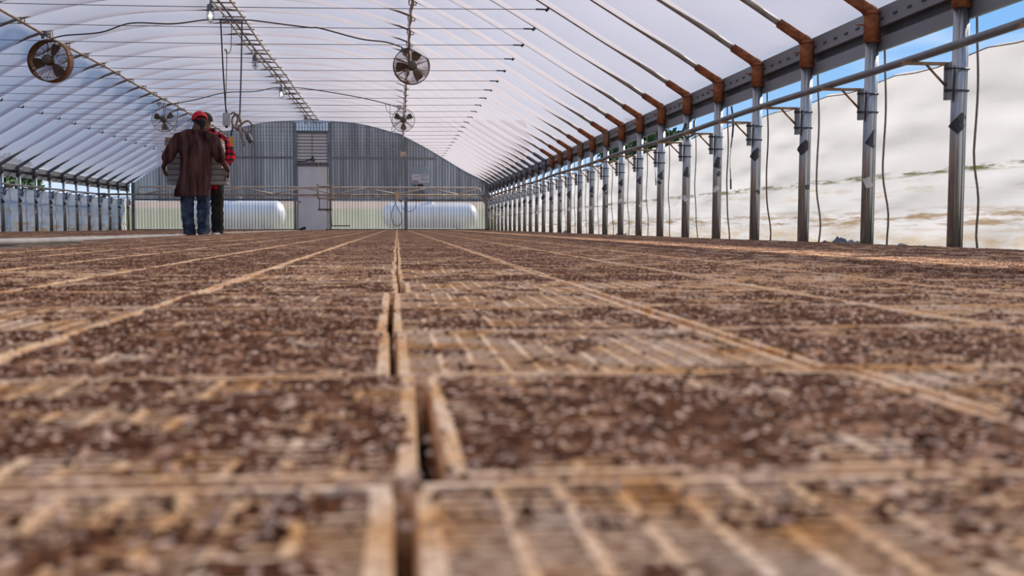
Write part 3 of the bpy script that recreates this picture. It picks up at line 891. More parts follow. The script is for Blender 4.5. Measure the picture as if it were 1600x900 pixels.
# the far trays: one object per bed, each tray with raised rim and sunken soil
def far_trays(name, items, label):
    mb = MB()
    for (c, r, x, y, rot, dz) in items:
        co, si = cos(rot), sin(rot)
        b0 = len(mb.v); hx, hy = TW / 2, TL / 2
        z = TH + dz
        rnd = random.Random(c * 91 + r)
        # some trays are covered fully with soil, some show their ribs
        ix, iy = hx - 0.007, hy - 0.007
        sz = z - 0.002 + rnd.uniform(-0.001, 0.0028)
        P = [(-hx, -hy, 0.001), (hx, -hy, 0.001), (hx, hy, 0.001), (-hx, hy, 0.001), (-hx, -hy, z), (hx, -hy, z), (hx, hy, z), (-hx, hy, z),
             (-ix, -iy, z), (ix, -iy, z), (ix, iy, z), (-ix, iy, z), (-ix, -iy, sz), (ix, -iy, sz), (ix, iy, sz), (-ix, iy, sz)]
        mb.v += [(x + a * co - b * si, y + a * si + b * co, h) for a, b, h in P]
        for q in ((0, 1, 5, 4), (1, 2, 6, 5), (2, 3, 7, 6), (3, 0, 4, 7), (4, 5, 9, 8), (5, 6, 10, 9), (6, 7, 11, 10), (7, 4, 8, 11), (8, 9, 13, 12), (9, 10, 14, 13), (10, 11, 15, 14), (11, 8, 12, 15)):
            mb.quad([b0 + w_ for w_ in q], 0)
        # soil crumb strips: a 4 x 5 uneven sheet
        b1 = len(mb.v)
        for j in range(6):
            for i in range(5):
                a = -ix + 2 * ix * i / 4; b = -iy + 2 * iy * j / 5
                h = sz + 0.0005 + (rnd.uniform(-0.0015, 0.004) if 0 < i < 4 and 0 < j < 5 else 0)
                mb.v.append((x + a * co - b * si, y + a * si + b * co, h))
        for j in range(5):
            for i in range(4):
                a = b1 + j * 5 + i
                mb.quad((a, a + 1, a + 6, a + 5), 1)
    o = mb.build(name, [M_foam, M_soil])
    return tag(o, label, 'seed trays', kind='stuff')
far_trays('seed_trays', [q for q in cells if (q[0], q[1]) not in single], 'countless distant soil-filled foam trays covering the right bed to the end wall')
far_trays('seed_trays', left_cells, 'soil-filled foam trays covering the bed left of the white pipe')
# crumbs of soil scattered on the tray rims
mb = MB(); rnd = random.Random(3)
for i in range(2600):
    y = 0.4 + 5.0 * rnd.random() ** 1.6; x = rnd.uniform(-0.38 * y, 0.58 * y)
    s = rnd.uniform(0.0010, 0.0028); z = 0.0506 + rnd.uniform(0, 0.0015)
    b0 = len(mb.v)
    mb.v += [(x - s, y - s, z), (x + s, y - s * 0.7, z), (x + s * 0.8, y + s, z), (x - s, y + s * 0.8, z), (x, y, z + s * 1.3)]
    for q in ((0, 1, 4), (1, 2, 4), (2, 3, 4), (3, 0, 4)): mb.quad([b0 + w_ for w_ in q], i % 3 == 0)
tag(mb.build('soil_crumbs', [M_soil, pbr('perlite_grain', (0.70, 0.50, 0.38), (0.5, 0.32, 0.22), rough=0.9)]), 'loose soil crumbs and pale perlite scattered over the nearest trays', 'soil', kind='stuff')

# bed liner and edges, water
mb = MB(); mb.box(-2.56, XR - 0.04, 0.0, Y_END - 0.08, 0.0002, 0.0008); tag(mb.build('bed_liner', M_liner), 'black plastic liner on the ground beneath the right tray bed', 'liner')
mb = MB(); mb.box(-2.50, -1.90, 1.0, 7.9, 0.001, 0.018); tag(mb.build('bed_water', M_water), 'still grey-blue water where trays are missing beside the aisle', 'water')
def edge_board(x, y0, y1, label):
    mb = MB(); n = int((y1 - y0) / 0.5)
    for i in range(n):
        a, b_ = y0 + (y1 - y0) * i / n, y0 + (y1 - y0) * (i + 1) / n
        j = 0.004 * sin(i * 2.3)
        mb.box(x - 0.018 + j, x + 0.018 + j, a, b_, 0, 0.058 + 0.003 * sin(i * 1.1))
    tag(mb.build('bed_edge_board', M_foam_edge), label, 'board')
edge_board(-2.535, 17.9, Y_END - 0.2, 'pale board edging the right bed from the white pipe end to the door')
edge_board(-3.10, 5.0, Y_END - 0.2, 'pale board edging the bed left of the aisle')
# the white pipe lying along the aisle
t = empty('white_pipe', (-2.9, 12, 0), label='long white plastic pipe lying in the aisle, ending beside the workers', cat='pipe')
P = [(-3.02, 8.0, 0.048), (-3.0, 10.0, 0.035), (-2.97, 13, 0.028), (-2.935, 16, 0.028), (-2.89, 17.08, 0.028), (-2.60, 17.36, 0.030)]
mb = MB(); mb.tube([(a + 2.9, b_ - 12, c_) for a, b_, c_ in P], 0.026, 12); mb.build('pipe', M_pvc, t)
mb = MB(); mb.tube([(P[-1][0] + 2.9 - 0.05, P[-1][1] - 12 - 0.048, 0.034), (P[-1][0] + 2.9 + 0.05, P[-1][1] - 12 + 0.048, 0.031)], 0.034, 12); mb.build('end_cap', M_pvc, t)
# crumpled plastic gathered at the foot of the right posts
def crumple(x, y0, y1, h, seed, label):
    mb = MB(); n, m_ = 40, 8
    for j in range(n + 1):
        for i in range(m_ + 1):
            u = i / m_; v = j / n
            y = y0 + (y1 - y0) * v
            env = sin(pi * v) ** 0.4 * sin(pi * u) if 0 < v < 1 else 0
            z = 0.004 + h * env * (0.7 + 0.8 * mnoise.noise(Vector((u * 3, y * 9, seed))))
            mb.v.append((x + 0.10 * (u - 0.5), y, max(z, 0.003)))
    for j in range(n):
        for i in range(m_):
            a = j * (m_ + 1) + i; mb.quad((a, a + 1, a + m_ + 2, a + m_ + 1))
    tag(mb.build('plastic_sheet', pbr('blue_black_film', (0.06, 0.07, 0.10), (0.14, 0.16, 0.20), rough=0.25, scale=20)), label, 'plastic')
crumple(2.925, 7.02 + 0.05, 8.0, 0.085, 1, 'crumpled blue-black plastic at the foot of the second post in the frame')
crumple(2.925, 5.9, 6.9, 0.055, 2, 'crumpled dark plastic at the foot of the nearest post in the frame')
crumple(2.925, 14.9, 15.7, 0.09, 3, 'small black plastic heap at the foot of the right posts, midway down the row')
crumple(2.925, 20.0, 20.8, 0.10, 4, 'dark plastic scrap at the foot of the right posts, far down the row')
# ================================================================== fans
def fan(x, y, z, R_, rusty, label, turn=0.0, blade_rot=0.4, drum=0.10):
    mf = M_fan_rust if rusty else M_fan_grey
    zc = arch(x - XC) - 0.045
    t = empty('circulation_fan', (x, y, z), turn, label=label, cat='fan')
    RX = Matrix.Rotation(pi / 2, 4, 'X')
    mb = MB()
    mb.lathe([(R_ - 0.008, -drum / 2), (R_ + 0.006, -drum / 2), (R_ + 0.006, drum / 2), (R_ - 0.008, drum / 2), (R_ - 0.008, -drum / 2)], 40, RX)
    mb.build('rim', mf, t)
    for yy in (-drum / 2 - 0.006, drum / 2 + 0.006):
        mb = MB()
        nr = 13 if rusty else 7
        for i in range(nr):
            rr = R_ * (0.22 + 0.76 * i / (nr - 1))
            bulge = 0.035 * (1 - (rr / R_) ** 2) * (1 if yy > 0 else -1)
            mb.tube([(rr * cos(a * 2 * pi / 28), yy + bulge, rr * sin(a * 2 * pi / 28)) for a in range(28)], 0.0030 if rusty else 0.0022, 4, closed=True)
        for i in range(8 if rusty else 6):
            a = 2 * pi * i / (8 if rusty else 6) + 0.35
            mb.tube([(0.04 * cos(a), yy + 0.035 * (1 if yy > 0 else -1), 0.04 * sin(a)), (R_ * cos(a), yy, R_ * sin(a))], 0.0032, 4)
        mb.build('guard', mf, t)
    mb = MB(); mb.lathe([(0.0, -0.04), (0.05, -0.04), (0.055, -0.02), (0.055, 0.03), (0.0, 0.03)], 16, RX)
    hub = mb.build('hub', mf if rusty else M_boxgrey, t)
    for i in range(3):
        a0 = blade_rot + 2 * pi * i / 3
        mb = MB(); n = 6; w0, w1 = 0.32, 0.52
        for j in range(n + 1):
            rr = 0.05 + (R_ * 0.86 - 0.05) * j / n
            for q in range(4):
                s = q / 3 - 0.5
                aa = a0 + s * (w0 + (w1 - w0) * sin(pi * j / n) + 0.25)
                mb.v.append((rr * cos(aa), 0.07 * s * (0.6 + 0.4 * j / n), rr * sin(aa)))
        for j in range(n):
            for q in range(3):
                c_ = j * 4 + q; mb.quad((c_, c_ + 1, c_ + 5, c_ + 4), 0, True)
        mb.build('blade', M_blade, t)
    mb = MB(); mb.lathe([(0.0, 0.03), (0.07, 0.03), (0.075, 0.05), (0.075, 0.15), (0.05, 0.17), (0.0, 0.17)], 16, RX)
    mb.tube([(0, 0.0 - 0.12, 0), (0, -0.12, 0)], 0.001, 4)
    mb.build('motor', M_blade, t)
    mb = MB()
    for a in (radians(215), radians(325), radians(90)):
        mb.tube([(0.06 * cos(a), -0.09 * 1, 0.06 * sin(a)), (R_ * cos(a), -drum / 2 - 0.004, R_ * sin(a))], 0.008, 6)
    mb.build('motor_bracket', mf, t)
    h = zc - z
    mb = MB()
    mb.tube([(0, 0, R_), (0, 0, h - 0.02)], 0.014, 6)
    mb.tube([(-0.06, 0, R_ - 0.015), (-0.03, 0, h)], 0.007, 6); mb.tube([(0.05, 0, R_ - 0.01), (0.03, 0, h)], 0.007, 6)
    mb.build('hanger', M_purlin, t)
    mb = MB(); mb.box(-0.16, -0.05, -0.03, 0.03, h - 0.06, h + 0.0); mb.box(-0.13, -0.09, -0.02, 0.02, h - 0.11, h - 0.06)
    mb.build('junction_box', M_boxgrey if not rusty else M_galv_dark, t)
    return t
fan(0.24, 18.70, 2.655, 0.283, True, 'rusty round caged fan with dark blades on the right roof purlin, nearest the camera', 0.12, 1.15, 0.06)
fan(0.165, 27.7, 2.615, 0.262, False, 'small grey caged fan on the right roof purlin above the far end', 0.0, -1.57, 0.03)
fan(-5.10, 18.3, 2.605, 0.305, True, 'rusty drum-shaped caged fan on the left roof purlin, nearest the camera', -0.12, -0.9, 0.20)
fan(-5.27, 27.8, 2.585, 0.270, False, 'grey caged fan hanging left of the red-capped worker', 0.1, 0.6, 0.04)
# flex loops beside the far fans
def cable(name, pts, r, mat, label, cat='cable', sub=6):
    P = [Vector(p) for p in pts]
    out_ = []
    for i in range(len(P) - 1):
        p0 = P[max(i - 1, 0)]; p1 = P[i]; p2 = P[i + 1]; p3 = P[min(i + 2, len(P) - 1)]
        for j in range(sub):
            t = j / sub
            out_.append(0.5 * ((2 * p1) + (p2 - p0) * t + (2 * p0 - 5 * p1 + 4 * p2 - p3) * t * t + (3 * p1 - p0 - 3 * p2 + p3) * t ** 3))
    out_.append(P[-1])
    mb = MB(); mb.tube(out_, r, 6)
    o = mb.build(name, mat)
    if label: tag(o, label, cat)
    return o
cable('power_cable', [(-5.15, 18.4, 2.93), (-4.93, 18.4, 3.0), (-4.4, 18.42, 3.06), (-3.95, 18.4, 3.20), (-3.34, 18.4, 3.20), (-2.82, 18.4, 3.27), (-2.3, 18.4, 3.27), (-2.15, 18.4, 3.27), (-1.34, 18.4, 3.18), (-1.15, 18.4, 3.17), (-0.55, 18.4, 3.02), (-0.15, 18.5, 2.99), (0.1, 18.62, 2.93)], 0.0105, M_cable,
      'thick black cable draped under the roof between the two nearer fans')
cable('power_cable', [(-5.2, 27.8, 2.93), (-4.6, 27.75, 3.03), (-3.9, 27.7, 3.20), (-3.2, 27.7, 3.24), (-2.75, 27.7, 3.33), (-2.2, 27.7, 3.33), (-1.38, 27.7, 3.22), (-0.7, 27.7, 3.10), (-0.2, 27.7, 2.98), (0.08, 27.7, 2.90)], 0.0105, M_cable,
      'thick black cable draped under the roof between the two far fans')
cable('flex_loop', [(-4.93, 27.7, 3.0), (-4.95, 27.7, 2.7), (-4.97, 27.7, 2.45), (-5.06, 27.7, 2.26), (-5.15, 27.7, 2.35), (-5.14, 27.7, 2.42)], 0.006, M_cable, 'thin black flex looping below the far left fan')
cable('flex_loop', [(-0.25, 27.6, 2.99), (-0.2, 27.6, 2.80), (-0.05, 27.6, 2.74), (0.06, 27.6, 2.82), (0.09, 27.62, 2.9)], 0.005, M_cable, 'thin flex sagging from the roof cable left of the far right fan')
cable('flex_loop', [(-0.14, 27.58, 2.96), (-0.14, 27.58, 2.7), (-0.08, 27.58, 2.5), (-0.03, 27.58, 2.42), (-0.06, 27.58, 2.35), (-0.11, 27.58, 2.38), (-0.07, 27.58, 2.47), (0.02, 27.58, 2.53)], 0.005, M_cable, 'thin flex with a small knot beside the far right fan')
# thin tan post and tan reflector below the far right fan
t = empty('drop_pole', (0.21, 36.2, 2.27), label='thin pole with a tan box shade hanging below the far right fan', cat='lamp')
mb = MB(); mb.tube([(0.0, 0, 0.14), (0.0, 0, 0.70)], 0.014, 8); mb.build('pole', M_galv_dark, t)
mb = MB(); b0 = len(mb.v)
mb.v += [(-0.11, -0.08, 0.0), (0.11, -0.08, 0.0), (0.11, 0.08, 0.0), (-0.11, 0.08, 0.0), (-0.075, -0.05, 0.145), (0.075, -0.05, 0.145), (0.075, 0.05, 0.145), (-0.075, 0.05, 0.145)]
for q in ((0, 3, 2, 1), (4, 5, 6, 7), (0, 1, 5, 4), (1, 2, 6, 5), (2, 3, 7, 6), (3, 0, 4, 7)): mb.quad(q)
mb.build('shade', M_tanbox, t)

# jar lamps under the ridge
def jar_lamp(x, y, z, lit, label):
    t = empty('jar_lamp', (x, y, z), label=label, cat='lamp')
    top = arch(x - XC) - 0.06 - z
    mb = MB(); mb.lathe([(0.0, 0.155), (0.034, 0.155), (0.046, 0.14), (0.048, 0.075), (0.052, 0.07), (0.052, 0.055), (0.0, 0.055)], 16); mb.tube([(0, 0, 0.15), (0, 0, max(top, 0.17))], 0.010, 6); mb.build('socket', M_galv_dark, t)
    mb = MB(); mb.lathe([(0.043, 0.06), (0.044, -0.03), (0.036, -0.07), (0.018, -0.09), (0.0, -0.094)], 16); mb.build('glass_jar', M_glass, t)
    mb = MB()
    for i in range(4):
        a = i * pi / 2 + 0.3
        mb.tube([(0.049 * cos(a), 0.049 * sin(a), 0.06), (0.049 * cos(a), 0.049 * sin(a), -0.04), (0.03 * cos(a), 0.03 * sin(a), -0.09), (0, 0, -0.102)], 0.003, 4)
    for zz in (0.02, -0.04): mb.tube([(0.049 * cos(q * pi / 8), 0.049 * sin(q * pi / 8), zz) for q in range(16)], 0.003, 4, closed=True)
    mb.build('wire_cage', M_galv_dark, t)
    mb = MB(); mb.lathe([(0.010, 0.05), (0.014, 0.03), (0.027, 0.0), (0.026, -0.025), (0.012, -0.045), (0.0, -0.047)], 12); mb.build('bulb', M_bulb if lit else M_tape_white, t)
jar_lamp(-2.60, 17.2, 3.13, True, 'lit caged glass jar lamp under the roof ridge, nearest the camera')
jar_lamp(-2.53, 21.9, 3.09, False, 'unlit caged glass jar lamp under the ridge ladder, second from the camera')
jar_lamp(-2.54, 26.9, 3.10, True, 'lit caged glass jar lamp under the ridge ladder, third from the camera')
jar_lamp(-2.585, 34.6, 3.18, False, 'small glass jar lamp under the ridge just before the end wall')

# hanging cords with the boxes and tangle
Yh = 18.2
mb = MB(); mb.tube([(-2.62, Yh, 3.24), (-2.26, Yh, 3.24)], 0.02, 6); tag(mb.build('cord_hanger', M_galv_dark), 'short dark bar under the ridge ladder from which black cords hang', 'hanger')
cable('suspension_flex', [(-2.61, Yh, 3.25), (-2.60, Yh, 3.15), (-2.575, Yh, 2.5), (-2.545, Yh, 1.95), (-2.53, Yh, 1.86)], 0.011, M_cable, 'left black cord hanging from the ridge down to the grey box')
cable('suspension_flex', [(-2.29, Yh, 3.25), (-2.295, Yh, 3.0), (-2.31, Yh, 2.5), (-2.33, Yh, 2.0), (-2.345, Yh, 1.72)], 0.011, M_cable, 'right black cord hanging from the ridge to the tangled rope')
cable('suspension_flex', [(-2.44, Yh, 3.28), (-2.45, Yh, 2.95), (-2.46, Yh, 2.80), (-2.50, Yh, 2.74), (-2.53, Yh, 2.80), (-2.55, Yh, 2.79), (-2.52, Yh, 2.72), (-2.535, Yh + 0.01, 2.3), (-2.55, Yh + 0.015, 1.88)], 0.006, M_cord, 'thin knotted cord hanging between the two black cords')
t = empty('control_box', (-2.535, Yh, 1.76), 0.15, label='pale grey pull-switch box hanging on a black cord above the worker', cat='box')
mb = MB(); mb.box(-0.055, 0.055, -0.03, 0.03, -0.095, 0.10); me = mb.mesh('case', M_boxgrey)
bm = bmesh.new(); bm.from_mesh(me); bmesh.ops.bevel(bm, geom=bm.edges[:], offset=0.01, segments=2, affect='EDGES'); bm.to_mesh(me); bm.free()
link_mesh('case', me, t)
mb = MB(); mb.lathe([(0, 0.14), (0.014, 0.135), (0.016, 0.10)], 10); mb.lathe([(0.02, -0.095), (0.02, -0.125), (0, -0.128)], 10); mb.build('gland', M_black, t)
mb = MB(); mb.box(0.02, 0.045, -0.036, -0.03, -0.05, 0.06); mb.build('cover_strip', M_galv, t)
cable('rope_tangle', [(-2.47, Yh, 1.84), (-2.42, Yh - 0.02, 1.86), (-2.37, Yh, 1.78), (-2.40, Yh + 0.02, 1.66), (-2.36, Yh, 1.60), (-2.32, Yh - 0.02, 1.72), (-2.38, Yh, 1.84), (-2.45, Yh + 0.02, 1.78), (-2.44, Yh, 1.66), (-2.36, Yh - 0.02, 1.63), (-2.30, Yh, 1.70), (-2.22, Yh, 1.74), (-2.15, Yh, 1.66), (-2.20, Yh, 1.57), (-2.32, Yh, 1.60), (-2.46, Yh, 1.65)], 0.015, M_rope,
      'tangled tan rope and hose loops hanging right of the grey box', 'rope', 5)
cable('rope_end', [(-2.36, Yh - 0.03, 1.68), (-2.31, Yh - 0.03, 1.50), (-2.27, Yh - 0.03, 1.36)], 0.016, M_rope, 'stiff tan rope end sticking down from the tangle', 'rope')
t = empty('yellow_outlet', (-2.47, Yh, 1.43), 0.2, label='yellow outlet box hanging on a short black cord beneath the tangle', cat='outlet')
mb = MB(); mb.box(-0.038, 0.038, -0.028, 0.028, -0.085, 0.075); me = mb.mesh('case', M_yellow)
bm = bmesh.new(); bm.from_mesh(me); bmesh.ops.bevel(bm, geom=bm.edges[:], offset=0.012, segments=2, affect='EDGES'); bm.to_mesh(me); bm.free()
link_mesh('case', me, t)
mb = MB(); mb.tube([(0, 0, 0.07), (0.01, 0, 0.15), (0.04, 0, 0.26)], 0.011, 8); mb.build('lead', M_cable, t)
mb = MB(); mb.box(-0.032, 0.032, -0.024, 0.024, -0.10, -0.083); mb.build('base_cap', M_black, t)
t = empty('lamp_socket', (-2.21, Yh, 1.50), 0.0, label='dark ribbed lamp socket dangling at the right of the rope tangle', cat='socket')
t.rotation_euler = (0, radians(-28), 0)
mb = MB(); mb.lathe([(0, 0.09), (0.022, 0.085), (0.028, 0.06), (0.04, 0.05), (0.042, 0.02), (0.038, 0.015), (0.042, 0.01), (0.042, -0.03), (0.038, -0.035), (0.042, -0.04), (0.04, -0.09), (0, -0.09)], 14); mb.build('shell', M_galv_dark, t)
mb = MB(); mb.tube([(0, 0, 0.085), (-0.02, 0, 0.12), (-0.03, 0, 0.16)], 0.009, 6); mb.build('lead', M_cable, t)

# ================================================================== irrigation boom
YB = 32.0
t = empty('irrigation_boom', (0, YB, 0), label='long horizontal steel truss boom spanning the house before the end wall', cat='irrigation boom')
mb = MB(); mb.tube([(-6.77, 0, 1.0), (-6.77, 0, 1.14), (-6.70, 0, 1.20), (2.14, 0, 1.20), (2.23, 0, 1.17), (2.26, 0, 1.10), (2.27, 0, 0.99)], 0.025, 8); mb.build('top_pipe', M_pipe_tan, t)
mb = MB(); mb.tube([(-7.6, 0, 1.0), (2.5, 0, 1.0)], 0.026, 8); mb.build('bottom_pipe', M_purlin, t)
mb = MB(); mb.tube([(-7.5, 0.02, 0.93), (2.4, 0.02, 0.96)], 0.008, 6); mb.build('spray_line', M_purlin, t)
nz_ = [-6.65 + 1.0 * i for i in range(9)] + [2.15]
i = 0
x = -6.55
while x < 2.0:
    x1 = min(x + 0.82, 2.2)
    if not (-2.15 < x < -1.9):
        mb = MB(); z0, z1 = (1.02, 1.19) if i % 2 == 0 else (1.19, 1.02)
        mb.tube([(x, 0, z0), (x1, 0, z1)], 0.021, 6); mb.build('diagonal_brace', M_pipe_tan, t)
    x = x1; i += 1
mb = MB()
for xx in (-2.09, -1.70): mb.box(xx - 0.025, xx + 0.025, -0.06, 0.02, 0.90, 1.29)
mb.tube([(-2.09, -0.03, 1.22), (-1.70, -0.03, 1.22)], 0.02, 6); mb.tube([(-2.09, -0.03, 0.90), (-1.70, -0.03, 0.90)], 0.02, 6)
mb.build('carriage_frame', M_purlin, t)
mb = MB()
for xx in (-2.05, -1.75): mb.tube([(xx, -0.03, 0.90), (xx, -0.03, 0.62)], 0.013, 6)
mb.box(-2.09, -1.72, -0.06, 0.0, 0.58, 0.63)
mb.tube([(-1.90, -0.03, 0.60), (-1.75, -0.03, 0.52), (-1.73, -0.03, 0.18)], 0.012, 6)
mb.box(-1.75, -1.24, -0.05, -0.02, 0.16, 0.19)
mb.build('hanging_cradle', M_blade, t)
mb = MB()
for xx in (-1.2, -0.5, 0.3, 1.1, 1.8): mb.tube([(xx, -0.01, 0.99), (xx, -0.01, 0.93)], 0.014, 6)
mb.build('nozzle', M_tape_white, t)['kind'] = 'stuff'
for sx in (-1, 1):
    xx = -7.7 if sx < 0 else 2.42
    mb = MB(); mb.box(xx - 0.10, xx + 0.10, -0.05, 0.05, 0.985, 1.035); mb.box(xx - 0.08, xx - 0.03, -0.04, 0.04, 0.78, 0.99)
    mb.tube([(xx + 0.07, -0.03, 0.95), (xx + 0.07, 0.03, 0.95)], 0.05, 10)
    mb.build('end_trolley', M_galv_dark, t)
cable('boom_hose', [(0.0, YB - 0.05, 0.98), (-0.05, YB - 0.05, 0.75), (-0.14, YB - 0.05, 0.50), (-0.10, YB - 0.05, 0.26), (0.02, YB - 0.05, 0.17), (0.12, YB - 0.05, 0.26), (0.11, YB - 0.05, 0.5), (0.03, YB - 0.05, 0.62), (-0.03, YB - 0.05, 0.78)], 0.009, M_cable, 'black hose hanging in a long loop below the boom', 'hose')
cable('boom_hose', [(0.10, YB - 0.04, 0.80), (0.18, YB - 0.04, 0.62), (0.35, YB - 0.04, 0.56), (0.50, YB - 0.04, 0.66), (0.52, YB - 0.04, 0.95)], 0.007, M_cable, 'short black hose sagging below the boom at its hanging valve', 'hose')
t = empty('boom_valve', (0.02, YB - 0.05, 0.8), label='small tan valve block hanging from the boom above the hose loop', cat='valve')
mb = MB(); mb.box(-0.05, 0.04, -0.03, 0.03, 0.06, 0.32); mb.build('body', M_tanbox, t)
mb = MB(); mb.tube([(0.0, 0, 0.1), (0.12, 0, 0.02)], 0.02, 8); mb.build('outlet', M_black, t)
cable('yellow_strap', [(-2.42, Y_END - 0.1, 2.13), (-2.2, 35.5, 1.75), (-1.95, 34, 1.35), (-1.78, YB + 0.1, 1.05)], 0.006, M_yellow, 'thin yellow cord slanting from the louver down to the boom', 'cord')
cable('guy_wire', [(0.9, 36.9, 2.2), (1.9, 36.9, 1.83), (2.55, 36.9, 1.58)], 0.006, M_galv, 'thin wire slanting across the right half of the end wall', 'wire')
cable('guy_wire', [(-1.0, 36.9, 2.95), (0.0, 36.9, 2.5), (0.9, 36.9, 2.22)], 0.006, M_galv, 'thin wire slanting over the end wall right of the louver', 'wire')
cable('coil_hose', [(-3.05, Y_END - 0.12, 2.16), (-2.8, Y_END - 0.12, 2.17), (-2.65, Y_END - 0.12, 2.22), (-2.55, Y_END - 0.14, 2.30), (-2.62, Y_END - 0.14, 2.20), (-2.52, Y_END - 0.14, 2.17), (-2.56, Y_END - 0.14, 2.26)], 0.018, M_cable, 'black hose coiled at the bottom of the louver', 'hose')
# wall fixtures: pale sheet, sign, heater
mb = MB()
mb.v += [(0.42, Y_END - 0.02, 1.2), (1.12, Y_END - 0.02, 1.2), (1.0, Y_END - 0.02, 2.02), (0.42, Y_END - 0.02, 2.02), (0.42, Y_END - 0.01, 1.2), (1.12, Y_END - 0.01, 1.2), (1.0, Y_END - 0.01, 2.02), (0.42, Y_END - 0.01, 2.02)]
for q in ((0, 1, 2, 3), (7, 6, 5, 4), (0, 4, 5, 1), (1, 5, 6, 2), (2, 6, 7, 3), (3, 7, 4, 0)): mb.quad(q)
tag(mb.build('patch_sheet', M_poly_panel), 'pale bluish plastic patch fixed to the end wall behind the sign', 'sheet')
t = empty('wall_sign', (0.74, Y_END - 0.045, 1.52), label='small white printed sign on the end wall above the dark heater', cat='sign')
mb = MB(); mb.box(-0.27, 0.27, -0.006, 0.006, 0.0, 0.27); mb.build('board', M_sign, t)
mb = MB()
for row, (a, b_, z) in enumerate(((-0.02, 0.25, 0.235), (-0.02, 0.20, 0.19), (0.0, 0.24, 0.12), (0.02, 0.2, 0.075), (-0.18, -0.05, 0.20))):
    x = a
    rnd = random.Random(row)
    while x < b_:
        w = rnd.uniform(0.02, 0.05); mb.box(x, min(x + w, b_), -0.009, -0.006, z - 0.008, z + 0.008); x += w + 0.012
mb.build('black_print', M_ink, t)
mb = MB()
for i in range(5): mb.box(-0.25 + i * 0.04, -0.25 + i * 0.04 + 0.028, -0.009, -0.006, 0.02, 0.075)
mb.build('red_print', M_ink_red, t)
t = empty('wall_heater', (0.70, Y_END - 0.2, 1.05), label='dark box heater fixed to the end wall beneath the white sign', cat='heater')
mb = MB(); mb.box(-0.20, 0.16, -0.12, 0.12, 0.02, 0.40); mb.build('cabinet', M_galv_dark, t)
mb = MB(); mb.box(-0.06, 0.12, -0.125, -0.12, 0.22, 0.42); mb.build('opening', M_black, t)
mb = MB(); mb.box(-0.08, -0.06, -0.13, -0.12, 0.18, 0.44); mb.box(0.12, 0.14, -0.13, -0.12, 0.18, 0.44); mb.box(-0.06, 0.12, -0.13, -0.12, 0.42, 0.44); mb.build('frame', M_galv, t)
# small things on the floor at the end
for x, lab in ((-2.95, 'small dark wedge on the floor at the left foot of the door'), (-2.2, 'tiny dark clod on the floor at the right foot of the door')):
    mb = MB(); s = 0.16 if x < -2.5 else 0.09
    b0 = 0; mb.v += [(-s, -0.05, 0.0), (s, -0.05, 0.0), (s, 0.05, 0.0), (-s, 0.05, 0.0), (s * 0.2, -0.04, s * 0.75), (s, -0.04, s), (s, 0.04, s * 0.9), (s * 0.1, 0.04, s * 0.7)]
    for q in ((0, 3, 2, 1), (4, 5, 6, 7), (0, 1, 5, 4), (1, 2, 6, 5), (2, 3, 7, 6), (3, 0, 4, 7)): mb.quad(q)
    tag(mb.build('door_wedge', M_black, None, (x, Y_END - 0.28, 0.003)), lab, 'wedge')

# ================================================================== outside
def tank(x0, x1, y, zc, R_, label):
    t = empty('gas_tank', ((x0 + x1) / 2, y, -0.02), label=label, cat='tank')
    hl = (x1 - x0) / 2
    RY = Matrix.Translation((0, 0, zc)) @ Matrix.Rotation(pi / 2, 4, 'Y')
    prof = [(0.0, -hl)]
    for i in range(1, 9):
        a = i / 8 * pi / 2; prof.append((R_ * sin(a), -hl + R_ * 0.75 * (1 - cos(a))))
    for i in range(8, -1, -1):
        a = i / 8 * pi / 2; prof.append((R_ * sin(a), hl - R_ * 0.75 * (1 - cos(a))))
    mb = MB(); mb.lathe(prof, 40, RY); mb.build('shell', M_tank, t)
    for xx in (-hl * 0.6, hl * 0.6):
        mb = MB(); mb.box(xx - 0.07, xx + 0.07, -R_ * 0.6, R_ * 0.6, 0.0, zc - R_ * 0.75); mb.build('saddle', M_galv_dark, t)
    mb = MB(); mb.lathe([(0.14, zc + R_ - 0.02), (0.14, zc + R_ + 0.10), (0.10, zc + R_ + 0.15), (0, zc + R_ + 0.16)], 20); mb.build('valve_dome', M_tank, t)
tank(-0.52, 2.85, 42, 0.56, 0.44, 'silver-white horizontal gas tank outside the end wall, right of the door')
tank(-7.2, -3.90, 42.4, 0.60, 0.50, 'silver-white horizontal gas tank outside the end wall, left of the door')

